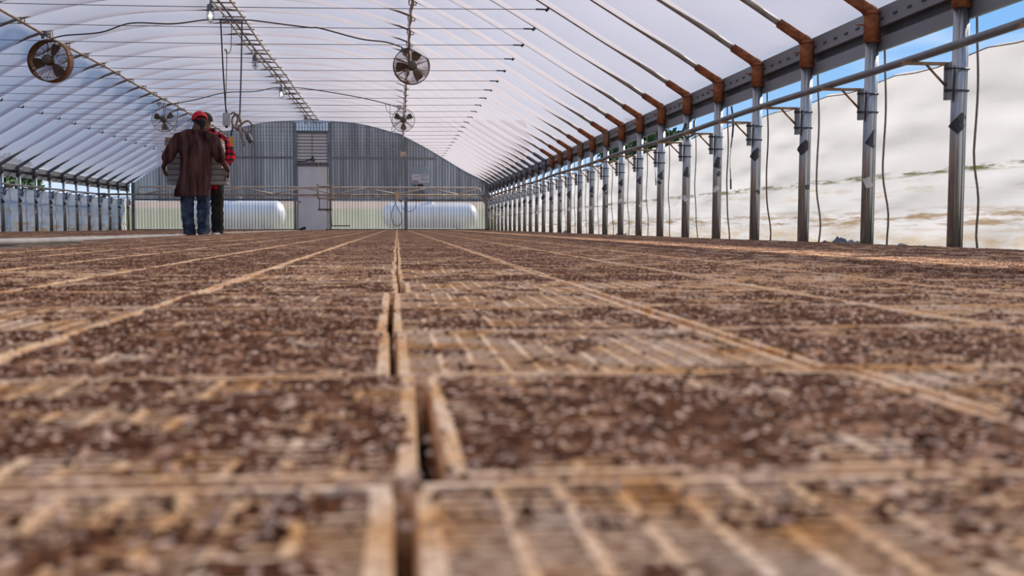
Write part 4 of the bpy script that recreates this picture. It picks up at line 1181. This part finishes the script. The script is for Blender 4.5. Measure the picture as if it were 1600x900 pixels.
def tree(x, y, h, w, label, seed):
    rnd = random.Random(seed)
    t = empty('tree', (x, y, terrain_z(x, y) - 0.01 if y > 38 else -0.02), label=label, cat='tree', group='trees outside the house')
    mb = MB(); mb.tube([(0, 0, 0), (0.1, 0, h * 0.35), (0.0, 0.05, h * 0.7)], [0.14, 0.10, 0.05], 8)
    for i in range(5):
        a = rnd.uniform(0, 6.28); mb.tube([(0.05, 0, h * 0.35 + i * 0.06 * h), (w * 0.35 * cos(a), w * 0.35 * sin(a), h * (0.6 + 0.06 * i))], [0.05, 0.02], 6)
    mb.build('trunk', M_bark, t)
    mb = MB()
    for i in range(2600):
        while True:
            p = Vector((rnd.uniform(-1, 1), rnd.uniform(-1, 1), rnd.uniform(-1, 1)))
            if 0.35 < p.length < 1: break
        k_ = 1 + 0.28 * mnoise.noise(p * 2.2 + Vector((seed, 0, 0)))
        c = Vector((p.x * w / 2 * k_, p.y * w / 2 * k_, h * 0.60 + p.z * h * 0.40 * k_))
        n = Vector((rnd.gauss(0, 1), rnd.gauss(0, 1), rnd.gauss(0, 1))).normalized(); u = n.orthogonal().normalized(); v = n.cross(u)
        s = rnd.uniform(0.07, 0.14)
        b0 = len(mb.v); mb.v += [tuple(c - u * s), tuple(c - v * s * 0.6), tuple(c + u * s), tuple(c + v * s * 0.6)]
        mb.quad((b0, b0 + 1, b0 + 2, b0 + 3))
    o = mb.build('foliage', M_leaf, t); o['kind'] = 'stuff'
for i, (x, y, h, w) in enumerate(((8.2, 37.0, 3.4, 2.6), (9.2, 41.5, 3.7, 2.8), (9.4, 46.5, 3.9, 3.0), (11.0, 52.0, 4.4, 3.4), (12.0, 57.0, 4.6, 3.6), (12.5, 62.5, 4.6, 3.8))):
    tree(x, y, h, w, 'dark green bushy tree beyond the right curtain, %s from the near end' % ordinal(i + 1), i + 1)
for i, (x, y, h, w) in enumerate(((-13.5, 30.0, 2.6, 3.4), (-14.0, 35.0, 2.8, 3.6), (-13.2, 40.0, 2.6, 3.4))):
    tree(x, y, h, w, 'dark tree seen through the gap beyond the left curtain, %s from the near end' % ordinal(i + 1), i + 11)
# barn added far behind the end wall, to show dimly through the smoky sheets
t = empty('barn', (-2.0, 92, 1.65), label='added plain grey barn far behind the house, dim through the corrugated end wall', cat='barn')
mb = MB(); mb.box(-16, 12, 0, 10, -0.2, 5.0); mb.build('wall', M_board, t)
mb = MB(); mb.v += [(-16.5, -0.6, 4.9), (12.5, -0.6, 4.9), (12.5, 5, 7.2), (-16.5, 5, 7.2), (-16.5, 10.6, 4.9), (12.5, 10.6, 4.9)]
for q in ((0, 1, 2, 3), (3, 2, 5, 4), (0, 3, 4), (1, 5, 2), (0, 4, 5, 1)): mb.quad(q)
mb.build('roof', M_galv_dark, t)
mb = MB(); mb.box(-3, 2, -0.05, 0.0, 0, 3.4); mb.build('barn_door', M_galv_dark, t)

# ================================================================== the two workers
dg = None
def blob(parts, voxel, name, mat, smooth=6, deform=None, cut=None):
    """parts: list of rings sweeps -> voxel remesh -> one continuous mesh"""
    mb = MB()
    for pts, rad in parts:
        loft(mb, pts, rad)
    me = mb.mesh(name, mat)
    o = bpy.data.objects.new('tmp', me); COL.objects.link(o)
    m = o.modifiers.new('r', 'REMESH'); m.mode = 'VOXEL'; m.voxel_size = voxel; m.use_smooth_shade = True
    s = o.modifiers.new('s', 'SMOOTH'); s.factor = 0.5; s.iterations = smooth
    bpy.context.view_layer.update()
    g = bpy.context.evaluated_depsgraph_get()
    out_ = bpy.data.meshes.new_from_object(o.evaluated_get(g))
    bpy.data.objects.remove(o)
    out_.name = name
    out_.materials.clear(); out_.materials.append(mat)
    if deform:
        for v in out_.vertices: v.co = deform(v.co)
    if cut:
        bm = bmesh.new(); bm.from_mesh(out_)
        for co, no in cut:
            bmesh.ops.bisect_plane(bm, geom=bm.verts[:] + bm.edges[:] + bm.faces[:], plane_co=co, plane_no=no, clear_outer=True)
        bm.to_mesh(out_); bm.free()
    out_.update()
    return out_
def loft(mb, pts, rad):
    """closed sweep with elliptical rings (rx, ry) in a frame kept close to world X/Y, rounded ends"""
    pts = [Vector(p) for p in pts]
    rad = [(r, r) if not isinstance(r, (tuple, list)) else r for r in rad]
    P, R_ = [], []
    d0 = (pts[1] - pts[0]).normalized(); d1 = (pts[-1] - pts[-2]).normalized()
    for a in (80, 55, 28):
        a = radians(a); P.append(pts[0] - d0 * min(rad[0]) * sin(a)); R_.append((rad[0][0] * cos(a), rad[0][1] * cos(a)))
    for p, r in zip(pts, rad): P.append(p); R_.append(r)
    for a in (28, 55, 80):
        a = radians(a); P.append(pts[-1] + d1 * min(rad[-1]) * sin(a)); R_.append((rad[-1][0] * cos(a), rad[-1][1] * cos(a)))
    n = 16; b0 = len(mb.v)
    for i, p in enumerate(P):
        d = (P[min(i + 1, len(P) - 1)] - P[max(i - 1, 0)]).normalized()
        ux = Vector((1, 0, 0)) if abs(d.x) < 0.85 else Vector((0, 0, 1))
        u = (ux - d * ux.dot(d)).normalized(); w = d.cross(u)
        for k in range(n):
            a = 2 * pi * k / n; mb.v.append(tuple(p + u * cos(a) * R_[i][0] + w * sin(a) * R_[i][1]))
    for i in range(len(P) - 1):
        for k in range(n):
            a, c = b0 + i * n, b0 + (i + 1) * n; mb.quad((a + k, a + (k + 1) % n, c + (k + 1) % n, c + k))
    mb.quad([b0 + k for k in range(n)][::-1]); mb.quad([b0 + (len(P) - 1) * n + k for k in range(n)])

def hand_parts(wrist, grip, palm_dir, side, R_=0.0092):
    """palm and five fingers; grip = direction fingers curl to"""
    w = Vector(wrist); d = Vector(palm_dir).normalized(); g = Vector(grip).normalized()
    g = (g - d * g.dot(d)).normalized(); s = d.cross(g) * side
    parts = []
    pc = w + d * 0.05
    for q in (-1, -0.33, 0.33, 1):
        parts.append(([w + s * 0.015 * q, pc + s * 0.026 * q, w + d * 0.092 + s * 0.034 * q], [0.018, 0.015, 0.0115]))
    for q, ln in ((-1, 0.064), (-0.33, 0.082), (0.33, 0.086), (1, 0.074)):
        k0 = w + d * 0.092 + s * 0.034 * q
        k1 = k0 + (d * 0.85 + g * 0.5 + s * 0.12 * q) .normalized() * ln * 0.45
        k2 = k1 + (d * 0.35 + g * 0.95).normalized() * ln * 0.32
        k3 = k2 + (d * -0.1 + g).normalized() * ln * 0.25
        parts.append(([k0, k1, k2, k3], [R_ * 1.05, R_, R_ * 0.92, R_ * 0.8]))
    t0 = w + d * 0.03 + s * 0.03
    parts.append(([t0, t0 + (d * 0.5 + s * 0.7 + g * 0.4).normalized() * 0.04, t0 + (d * 0.7 + s * 0.5 + g * 0.7).normalized() * 0.075], [0.015, 0.012, 0.0095]))
    return parts

def head_parts(hc, face, tilt=0.0):
    """hc: centre of the skull, face: unit vector to which the face looks"""
    c = Vector(hc); f_ = Vector(face).normalized(); r_ = f_.cross(Vector((0, 0, 1))).normalized(); u_ = Vector((0, 0, 1))
    P = lambda a, b, z: c + f_ * a + r_ * b + u_ * z
    parts = [([P(-0.01, 0, 0.035), P(-0.012, 0, 0.0), P(0.0, 0, -0.03)], [0.080, 0.084, 0.076]),       # skull
             ([P(0.022, 0, 0.02), P(0.03, 0, -0.03), P(0.042, 0, -0.082)], [0.068, 0.064, 0.046]),     # face to jaw
             ([P(0.055, 0, -0.095), P(0.06, 0, -0.10)], [0.027, 0.024]),                               # chin
             ([P(0.088, 0, 0.005), P(0.103, 0, -0.022), P(0.098, 0, -0.034)], [0.009, 0.014, 0.016]),  # nose
             ([P(0.076, -0.03, 0.022), P(0.080, 0.03, 0.022)], [0.012, 0.012]),                        # brow
             ([P(0.082, -0.018, -0.058), P(0.088, 0, -0.056), P(0.082, 0.018, -0.058)], [0.006, 0.009, 0.006])]
    for s in (-1, 1):
        parts.append(([P(-0.008, s * 0.080, 0.010), P(-0.004, s * 0.088, -0.008), P(0.0, s * 0.080, -0.032)], [(0.010, 0.016), (0.009, 0.018), (0.008, 0.012)]))
    eyes = [P(0.073, s * 0.029, 0.003) for s in (-1, 1)]
    return parts, eyes

def eye(parent, p):
    mb = MB(); mb.lathe([(0.0, -0.011), (0.006, -0.009), (0.0105, -0.003), (0.0105, 0.003), (0.006, 0.009), (0.0, 0.011)], 12); mb.build('eye', M_eye, parent, p)

def cap_mesh(hc, face, mat, back_open=True):
    c = Vector(hc); f_ = Vector(face).normalized(); r_ = f_.cross(Vector((0, 0, 1))).normalized()
    mb = MB(); na, ne = 40, 12
    for j in range(ne + 1):
        for i in range(na):
            az = 2 * pi * i / na                      # 0 = face side
            back = abs(((az - pi) + pi) % (2 * pi) - pi)
            low = radians(-2) + radians(3) * cos(az)
            if back_open and back < radians(48): low = radians(26) * (cos(back / radians(48) * pi / 2)) ** 0.6 + low * 0.3
            el = low + (pi / 2 - low) * j / ne
            rr = 0.117
            z = 0.118 * sin(el) * (1 + 0.05 * cos(az) * cos(el))
            p = c + f_ * (rr * cos(el) * cos(az) * 1.04 - 0.004) + r_ * (rr * cos(el) * sin(az) * 0.94) + Vector((0, 0, z + 0.012))
            mb.v.append(tuple(p))
    for j in range(ne):
        for i in range(na):
            a = j * na; b_ = (j + 1) * na
            mb.quad((a + i, a + (i + 1) % na, b_ + (i + 1) % na, b_ + i), 0, True)
    # button and seams
    top = c + Vector((0, 0, 0.124)) - f_ * 0.004
    mb.tube([top - Vector((0, 0, 0.004)), top + Vector((0, 0, 0.005))], 0.009, 10)
    for q in range(6):
        az = q * pi / 3 + 0.3
        mb.tube([tuple(c + f_ * (0.1025 * cos(e_) * cos(az) * 1.04 - 0.004) + r_ * (0.1025 * cos(e_) * sin(az) * 0.94) + Vector((0, 0, 0.1135 * sin(e_) * (1 + 0.05 * cos(az) * cos(e_)) + 0.012))) for e_ in [radians(a) for a in (30, 45, 60, 75, 88)]], 0.0018, 4)
    return mb.mesh('cap', mat)
def brim_mesh(hc, face, mat):
    c = Vector(hc); f_ = Vector(face).normalized(); r_ = f_.cross(Vector((0, 0, 1))).normalized()
    mb = MB(); n = 14
    for layer in (0, 1):
        for i in range(n + 1):
            a = -radians(62) + radians(124) * i / n
            for q in range(4):
                t_ = q / 3
                rad_ = 0.096 + t_ * (0.070 * cos(a * 1.2) + 0.004)
                p = c + f_ * (rad_ * cos(a) * 1.04) + r_ * (rad_ * sin(a) * 0.94) + Vector((0, 0, 0.018 - 0.018 * t_ - 0.02 * sin(a) ** 2 * t_ + layer * 0.004))
                mb.v.append(tuple(p))
    st = (n + 1) * 4
    for layer in (0, 1):
        for i in range(n):
            for q in range(3):
                a = layer * st + i * 4 + q; mb.quad((a, a + 1, a + 5, a + 4), 0, True)
    for i in range(n):
        a = i * 4 + 3; mb.quad((a, a + 4, a + 4 + st, a + st))
    return mb.mesh('brim', mat)

def folds(seed, amp, zlo, zhi, freq=34):
    def d(co):
        a = atan2(co.y, co.x)
        k_ = min(max((zhi - co.z) / (zhi - zlo), 0), 1)
        n = mnoise.noise(Vector((a * 2.6, co.z * 1.2, seed))) + 0.6 * mnoise.noise(Vector((a * 6.0, co.z * 2.2, seed + 4)))
        r_ = Vector((co.x, co.y, 0)); r_ = r_.normalized() if r_.length > 1e-4 else Vector((0, 1, 0))
        m2 = mnoise.noise(Vector((co.x * 9, co.y * 9, co.z * 12 + seed))) * 0.006
        return co + r_ * (amp * k_ * n + m2)
    return d
def denim(seed):
    def d(co):
        n = mnoise.noise(Vector((co.x * 7, co.y * 7, co.z * 16 + seed))) * 0.012 + mnoise.noise(Vector((co.x * 14, co.y * 14, co.z * 30 + seed))) * 0.006
        return co + Vector((n, n * 0.7, 0))
    return d

# ---- worker one: back to the camera (faces +Y)
W1 = empty('person', (-2.793, 16.80, 0.0), label='person seen from behind in red cap, dark brown t-shirt and blue jeans, holding trays', cat='person')
hc = Vector((0.080, 0.050, 1.625)); fc = Vector((-0.42, 0.90, -0.0))
hp, ey = head_parts(hc, fc)
body = hp + [
    ([(0.03, 0.0, 1.40), (0.035, 0.01, 1.48), (0.072, 0.03, 1.57)], [0.078, 0.064, 0.064]),
    ([(0.02, 0, 0.92), (0.02, 0, 1.10), (0.02, 0, 1.28), (0.025, 0, 1.38)], [(0.165, 0.115), (0.150, 0.10), (0.175, 0.105), (0.15, 0.085)]),
    ([(-0.17, 0, 1.385), (0.03, 0, 1.43), (0.23, 0, 1.385)], [0.062, 0.070, 0.062]),
]
# arms
Ls, Le, Lw = Vector((-0.205, 0, 1.375)), Vector((-0.345, -0.01, 1.115)), Vector((-0.450, 0.20, 0.985))
Rs, Re, Rw = Vector((0.265, 0, 1.375)), Vector((0.365, -0.02, 1.105)), Vector((0.440, 0.19, 0.94))
for s_, e_, w_ in ((Ls, Le, Lw), (Rs, Re, Rw)):
    body.append(([s_, s_.lerp(e_, 0.5), e_], [0.060, 0.052, 0.044]))
    body.append(([e_, e_.lerp(w_, 0.35), w_], [0.044, 0.043, 0.029]))
body += hand_parts(Lw, (0.9, 0.1, -0.2), (0.12, 0.55, -0.8), 1)
body += hand_parts(Rw, (-0.9, 0.1, -0.2), (-0.02, 0.55, -0.8), -1)
for hx, kx, ax in ((-0.075, -0.095, -0.075), (0.115, 0.125, 0.11)):
    body.append(([(hx, 0, 0.92), (kx, 0.01, 0.52), (kx, -0.02, 0.36), (ax, 0, 0.08)], [0.095, 0.062, 0.060, 0.042]))
    body.append(([(ax, -0.04, 0.045), (ax, 0.15, 0.035)], [0.040, 0.032]))
link_mesh('body', blob(body, 0.0075, 'body', M_skin1, 4), W1)
for p in ey: eye(W1, p)
# hair: close cropped, seen below the cap
hair = [([hc + Vector((0.008, -0.012, 0.045)), hc + Vector((0.015, -0.022, -0.01)), hc + Vector((0.012, -0.018, -0.055)), hc + Vector((0.004, -0.016, -0.088))], [0.084, 0.088, 0.074, 0.064])]
link_mesh('hair', blob(hair, 0.008, 'hair', M_hair, 2), W1)
cp = link_mesh('cap', cap_mesh(hc, fc, M_cap_red), W1)
link_mesh('brim', brim_mesh(hc, fc, M_pants), cp)
mb = MB(); f2 = fc.normalized(); r2 = f2.cross(Vector((0, 0, 1))).normalized()
mb.tube([hc + f2 * (-0.104 * cos(a)) + r2 * (0.097 * sin(a)) + Vector((0, 0, 0.012)) for a in [radians(x) for x in (-50, -30, -10, 10, 30, 50)]], 0.007, 6)
mb.build('strap', M_cap_red, cp)
shirt = [
    ([(-0.02, -0.005, 0.50), (-0.015, -0.005, 0.60), (0.025, 0, 0.85), (0.035, 0, 1.05), (0.03, 0, 1.22), (0.025, 0, 1.36)], [(0.245, 0.17), (0.240, 0.17), (0.216, 0.16), (0.213, 0.15), (0.226, 0.138), (0.205, 0.105)]),
    ([(-0.19, -0.002, 1.375), (-0.08, -0.002, 1.42), (0.03, -0.002, 1.445), (0.14, -0.002, 1.42), (0.25, -0.002, 1.375)], [0.072, 0.080, 0.080, 0.080, 0.072]),
    ([Ls + Vector((0.0, 0, 0.0)), Ls.lerp(Le, 0.5), Ls.lerp(Le, 1.02)], [0.080, 0.086, 0.086]),
    ([Rs, Rs.lerp(Re, 0.5), Rs.lerp(Re, 0.97)], [0.080, 0.086, 0.084]),
]
sm = blob(shirt, 0.011, 'tshirt', M_shirt, 6, folds(3.0, 0.040, 0.6, 1.18), cut=[(Vector((0, 0, 0.575)), Vector((0.02, 0, -1))), (Vector((0.03, 0.0, 1.500)), Vector((0, -0.15, 1)))])
link_mesh('tshirt', sm, W1)
jl = [([(-0.075, 0, 0.95), (-0.085, 0.0, 0.75), (-0.095, 0.0, 0.50), (-0.088, 0.0, 0.28), (-0.068, 0.0, 0.05)], [(0.098, 0.110), (0.104, 0.108), (0.093, 0.095), (0.086, 0.088), (0.082, 0.088)]),
      ([(0.115, 0, 0.95), (0.12, 0, 0.75), (0.128, 0.01, 0.50), (0.120, 0, 0.28), (0.118, 0.0, 0.05)], [(0.092, 0.110), (0.098, 0.108), (0.088, 0.095), (0.082, 0.088), (0.078, 0.086)]),
      ([(0.02, 0, 0.88), (0.02, 0, 1.0)], [(0.155, 0.12), (0.15, 0.11)])]
link_mesh('jeans', blob(jl, 0.011, 'jeans', M_jeans, 4, denim(2.0), cut=[(Vector((0, 0, 0.035)), Vector((0, 0, -1)))]), W1)
for ax in (-0.075, 0.112):
    link_mesh('shoe', blob([([(ax, -0.06, 0.045), (ax, 0.05, 0.045), (ax, 0.17, 0.038)], [(0.052, 0.045), (0.05, 0.042), (0.048, 0.036)])], 0.008, 'shoe', M_shoe, 2, None, [(Vector((0, 0, 0.002)), Vector((0, 0, -1)))]), W1)

# ---- worker two: faces the camera (-Y), mostly hidden
W2 = empty('person', (-2.72, 17.75, 0.0), label='person facing the camera in red and black plaid shirt and dark trousers, behind the trays', cat='person')
hc2 = Vector((-0.055, -0.06, 1.63)); fc2 = Vector((-0.30, -0.95, 0))
hp, ey = head_parts(hc2, fc2)
L2s, L2e, L2w = Vector((0.172, 0, 1.385)), Vector((0.300, -0.03, 1.145)), Vector((0.275, -0.24, 1.02))
R2s, R2e, R2w = Vector((-0.205, 0, 1.40)), Vector((-0.34, -0.06, 1.13)), Vector((-0.36, -0.26, 0.97))
body = hp + [
    ([(0.0, 0.0, 1.40), (-0.02, -0.02, 1.50), (-0.04, -0.05, 1.58)], [0.075, 0.058, 0.058]),
    ([(0.0, 0, 0.92), (0, 0, 1.12), (0, 0, 1.30), (0, 0, 1.40)], [(0.150, 0.10), (0.140, 0.095), (0.165, 0.10), (0.14, 0.08)]),
    ([(-0.19, 0, 1.40), (0, 0, 1.44), (0.19, 0, 1.40)], [0.058, 0.066, 0.058])]
for s_, e_, w_ in ((L2s, L2e, L2w), (R2s, R2e, R2w)):
    body.append(([s_, s_.lerp(e_, 0.5), e_], [0.054, 0.047, 0.040])); body.append(([e_, e_.lerp(w_, 0.35), w_], [0.040, 0.040, 0.028]))
body += hand_parts(L2w, (-0.6, -0.6, 0.0), (-0.15, -0.35, -0.9), -1)
body += hand_parts(R2w, (0.9, -0.1, -0.3), (0.1, -0.4, -0.85), 1)
for hx in (-0.09, 0.09):
    body.append(([(hx, 0, 0.92), (hx * 1.1, -0.01, 0.52), (hx * 1.1, 0.02, 0.36), (hx * 1.1, 0, 0.08)], [0.085, 0.058, 0.056, 0.04]))
    body.append(([(hx * 1.1, 0.04, 0.045), (hx * 1.1, -0.15, 0.035)], [0.038, 0.030]))
link_mesh('body', blob(body, 0.0075, 'body', M_skin2, 4), W2)
W2.scale = (1.03, 1, 1.035)
for p in ey: eye(W2, p)
link_mesh('hair', blob([([hc2 + Vector((0.005, 0.018, 0.04)), hc2 + Vector((0.006, 0.024, -0.03))], [0.080, 0.074])], 0.009, 'hair', M_hair, 2), W2)
cp = link_mesh('cap', cap_mesh(hc2, fc2, M_pants, False), W2)
link_mesh('brim', brim_mesh(hc2, fc2, M_pants), cp)
shirt = [
    ([(0.0, 0, 0.60), (0, 0, 0.85), (0, 0, 1.05), (0, 0, 1.25), (0, 0, 1.38)], [(0.180, 0.13), (0.178, 0.13), (0.172, 0.125), (0.195, 0.125), (0.17, 0.095)]),
    ([(-0.17, 0, 1.40), (0, 0, 1.455), (0.155, 0, 1.39)], [0.075, 0.078, 0.075]),
    ([L2s, L2s.lerp(L2e, 0.5), L2e], [0.078, 0.074, 0.070]), ([L2e, L2e.lerp(L2w, 0.5), L2e.lerp(L2w, 0.86)], [0.070, 0.062, 0.050]),
    ([R2s, R2s.lerp(R2e, 0.5), R2e], [0.078, 0.072, 0.066]), ([R2e, R2e.lerp(R2w, 0.5), R2e.lerp(R2w, 0.86)], [0.066, 0.058, 0.048]),
    ([(0.05, -0.03, 1.49), (-0.06, -0.03, 1.50)], [0.05, 0.05])]
link_mesh('plaid_shirt', blob(shirt, 0.011, 'plaid_shirt', M_plaid, 5, folds(9.0, 0.014, 0.7, 1.3), cut=[(Vector((0, 0, 0.655)), Vector((0, 0, -1)))]), W2)
jl = [([(-0.09, 0, 0.95), (-0.10, 0, 0.5), (-0.10, 0, 0.05)], [(0.096, 0.10), (0.088, 0.09), (0.082, 0.088)]),
      ([(0.085, 0, 0.95), (0.095, 0, 0.75), (0.10, -0.01, 0.5), (0.098, 0, 0.05)], [(0.098, 0.10), (0.100, 0.105), (0.090, 0.092), (0.080, 0.088)]),
      ([(0, 0, 0.90), (0, 0, 0.99)], [(0.155, 0.11), (0.15, 0.11)])]
link_mesh('trousers', blob(jl, 0.011, 'trousers', M_pants, 4, denim(7.0), cut=[(Vector((0, 0, 0.035)), Vector((0, 0, -1)))]), W2)
for ax in (-0.1, 0.1):
    link_mesh('shoe', blob([([(ax, 0.06, 0.045), (ax, -0.05, 0.045), (ax, -0.17, 0.038)], [(0.05, 0.045), (0.048, 0.042), (0.046, 0.036)])], 0.008, 'shoe', M_shoe, 2, None, [(Vector((0, 0, 0.002)), Vector((0, 0, -1)))]), W2)

# ---- the stack of trays they hold
def held_tray(w, d, h):
    mb = MB(); mb.box(-w / 2, w / 2, -d / 2, d / 2, 0.0, h * 0.62); mb.box(-w / 2 + 0.01, w / 2 - 0.01, -d / 2 + 0.012, d / 2 - 0.012, h * 0.62, h * 0.76, 1)
    mb.box(-w / 2, w / 2, -d / 2 + 0.003, d / 2 - 0.003, h * 0.76, h)
    return mb
places = ['bottom tray', 'second tray from the bottom', 'third tray from the bottom', 'fourth tray from the bottom', 'fifth tray from the bottom', 'sixth tray from the bottom', 'seventh tray from the bottom', 'topmost, soil-filled tray']
z = 0.75; rnd = random.Random(5)
for i in range(8):
    h = 0.0775; w = (0.83, 0.82, 0.82, 0.75, 0.74, 0.75, 0.76, 0.78)[i]
    xo = (0.0, -0.006, 0.004, -0.03, -0.028, -0.034, -0.03, -0.045)[i]
    t = empty('foam_tray', (-2.815 + 0.018 + xo, 17.22, z), rnd.uniform(-0.01, 0.01), label='grey foam tray held by the two workers, %s of the stack' % places[i].replace(', soil-filled tray', ''), cat='foam tray', group='foam trays carried by the workers')
    if i == 7: t['label'] = 'topmost foam tray of the carried stack, filled with reddish soil plugs'
    if i == 0: t['label'] = 'lowest grey foam tray of the stack carried by the two workers'
    me = held_tray(w, 0.36, h - 0.002).build('tray_body', [M_foam_grey, M_recess], t)
    if i == 7:
        mb = MB()
        for a in range(16):
            for b_ in range(7):
                cx = -w / 2 + 0.03 + (w - 0.06) * a / 15; cy = -0.15 + 0.30 * b_ / 6
                hh = 0.028 + rnd.uniform(-0.006, 0.006)
                mb.box(cx - 0.016, cx + 0.016, cy - 0.016, cy + 0.016, h - 0.004, h - 0.002 + hh)
        o = mb.build('soil_plugs', pbr('red_brown_soil', (0.26, 0.09, 0.035), (0.42, 0.19, 0.09), rough=0.95, scale=60), t); o['kind'] = 'stuff'
    z += h
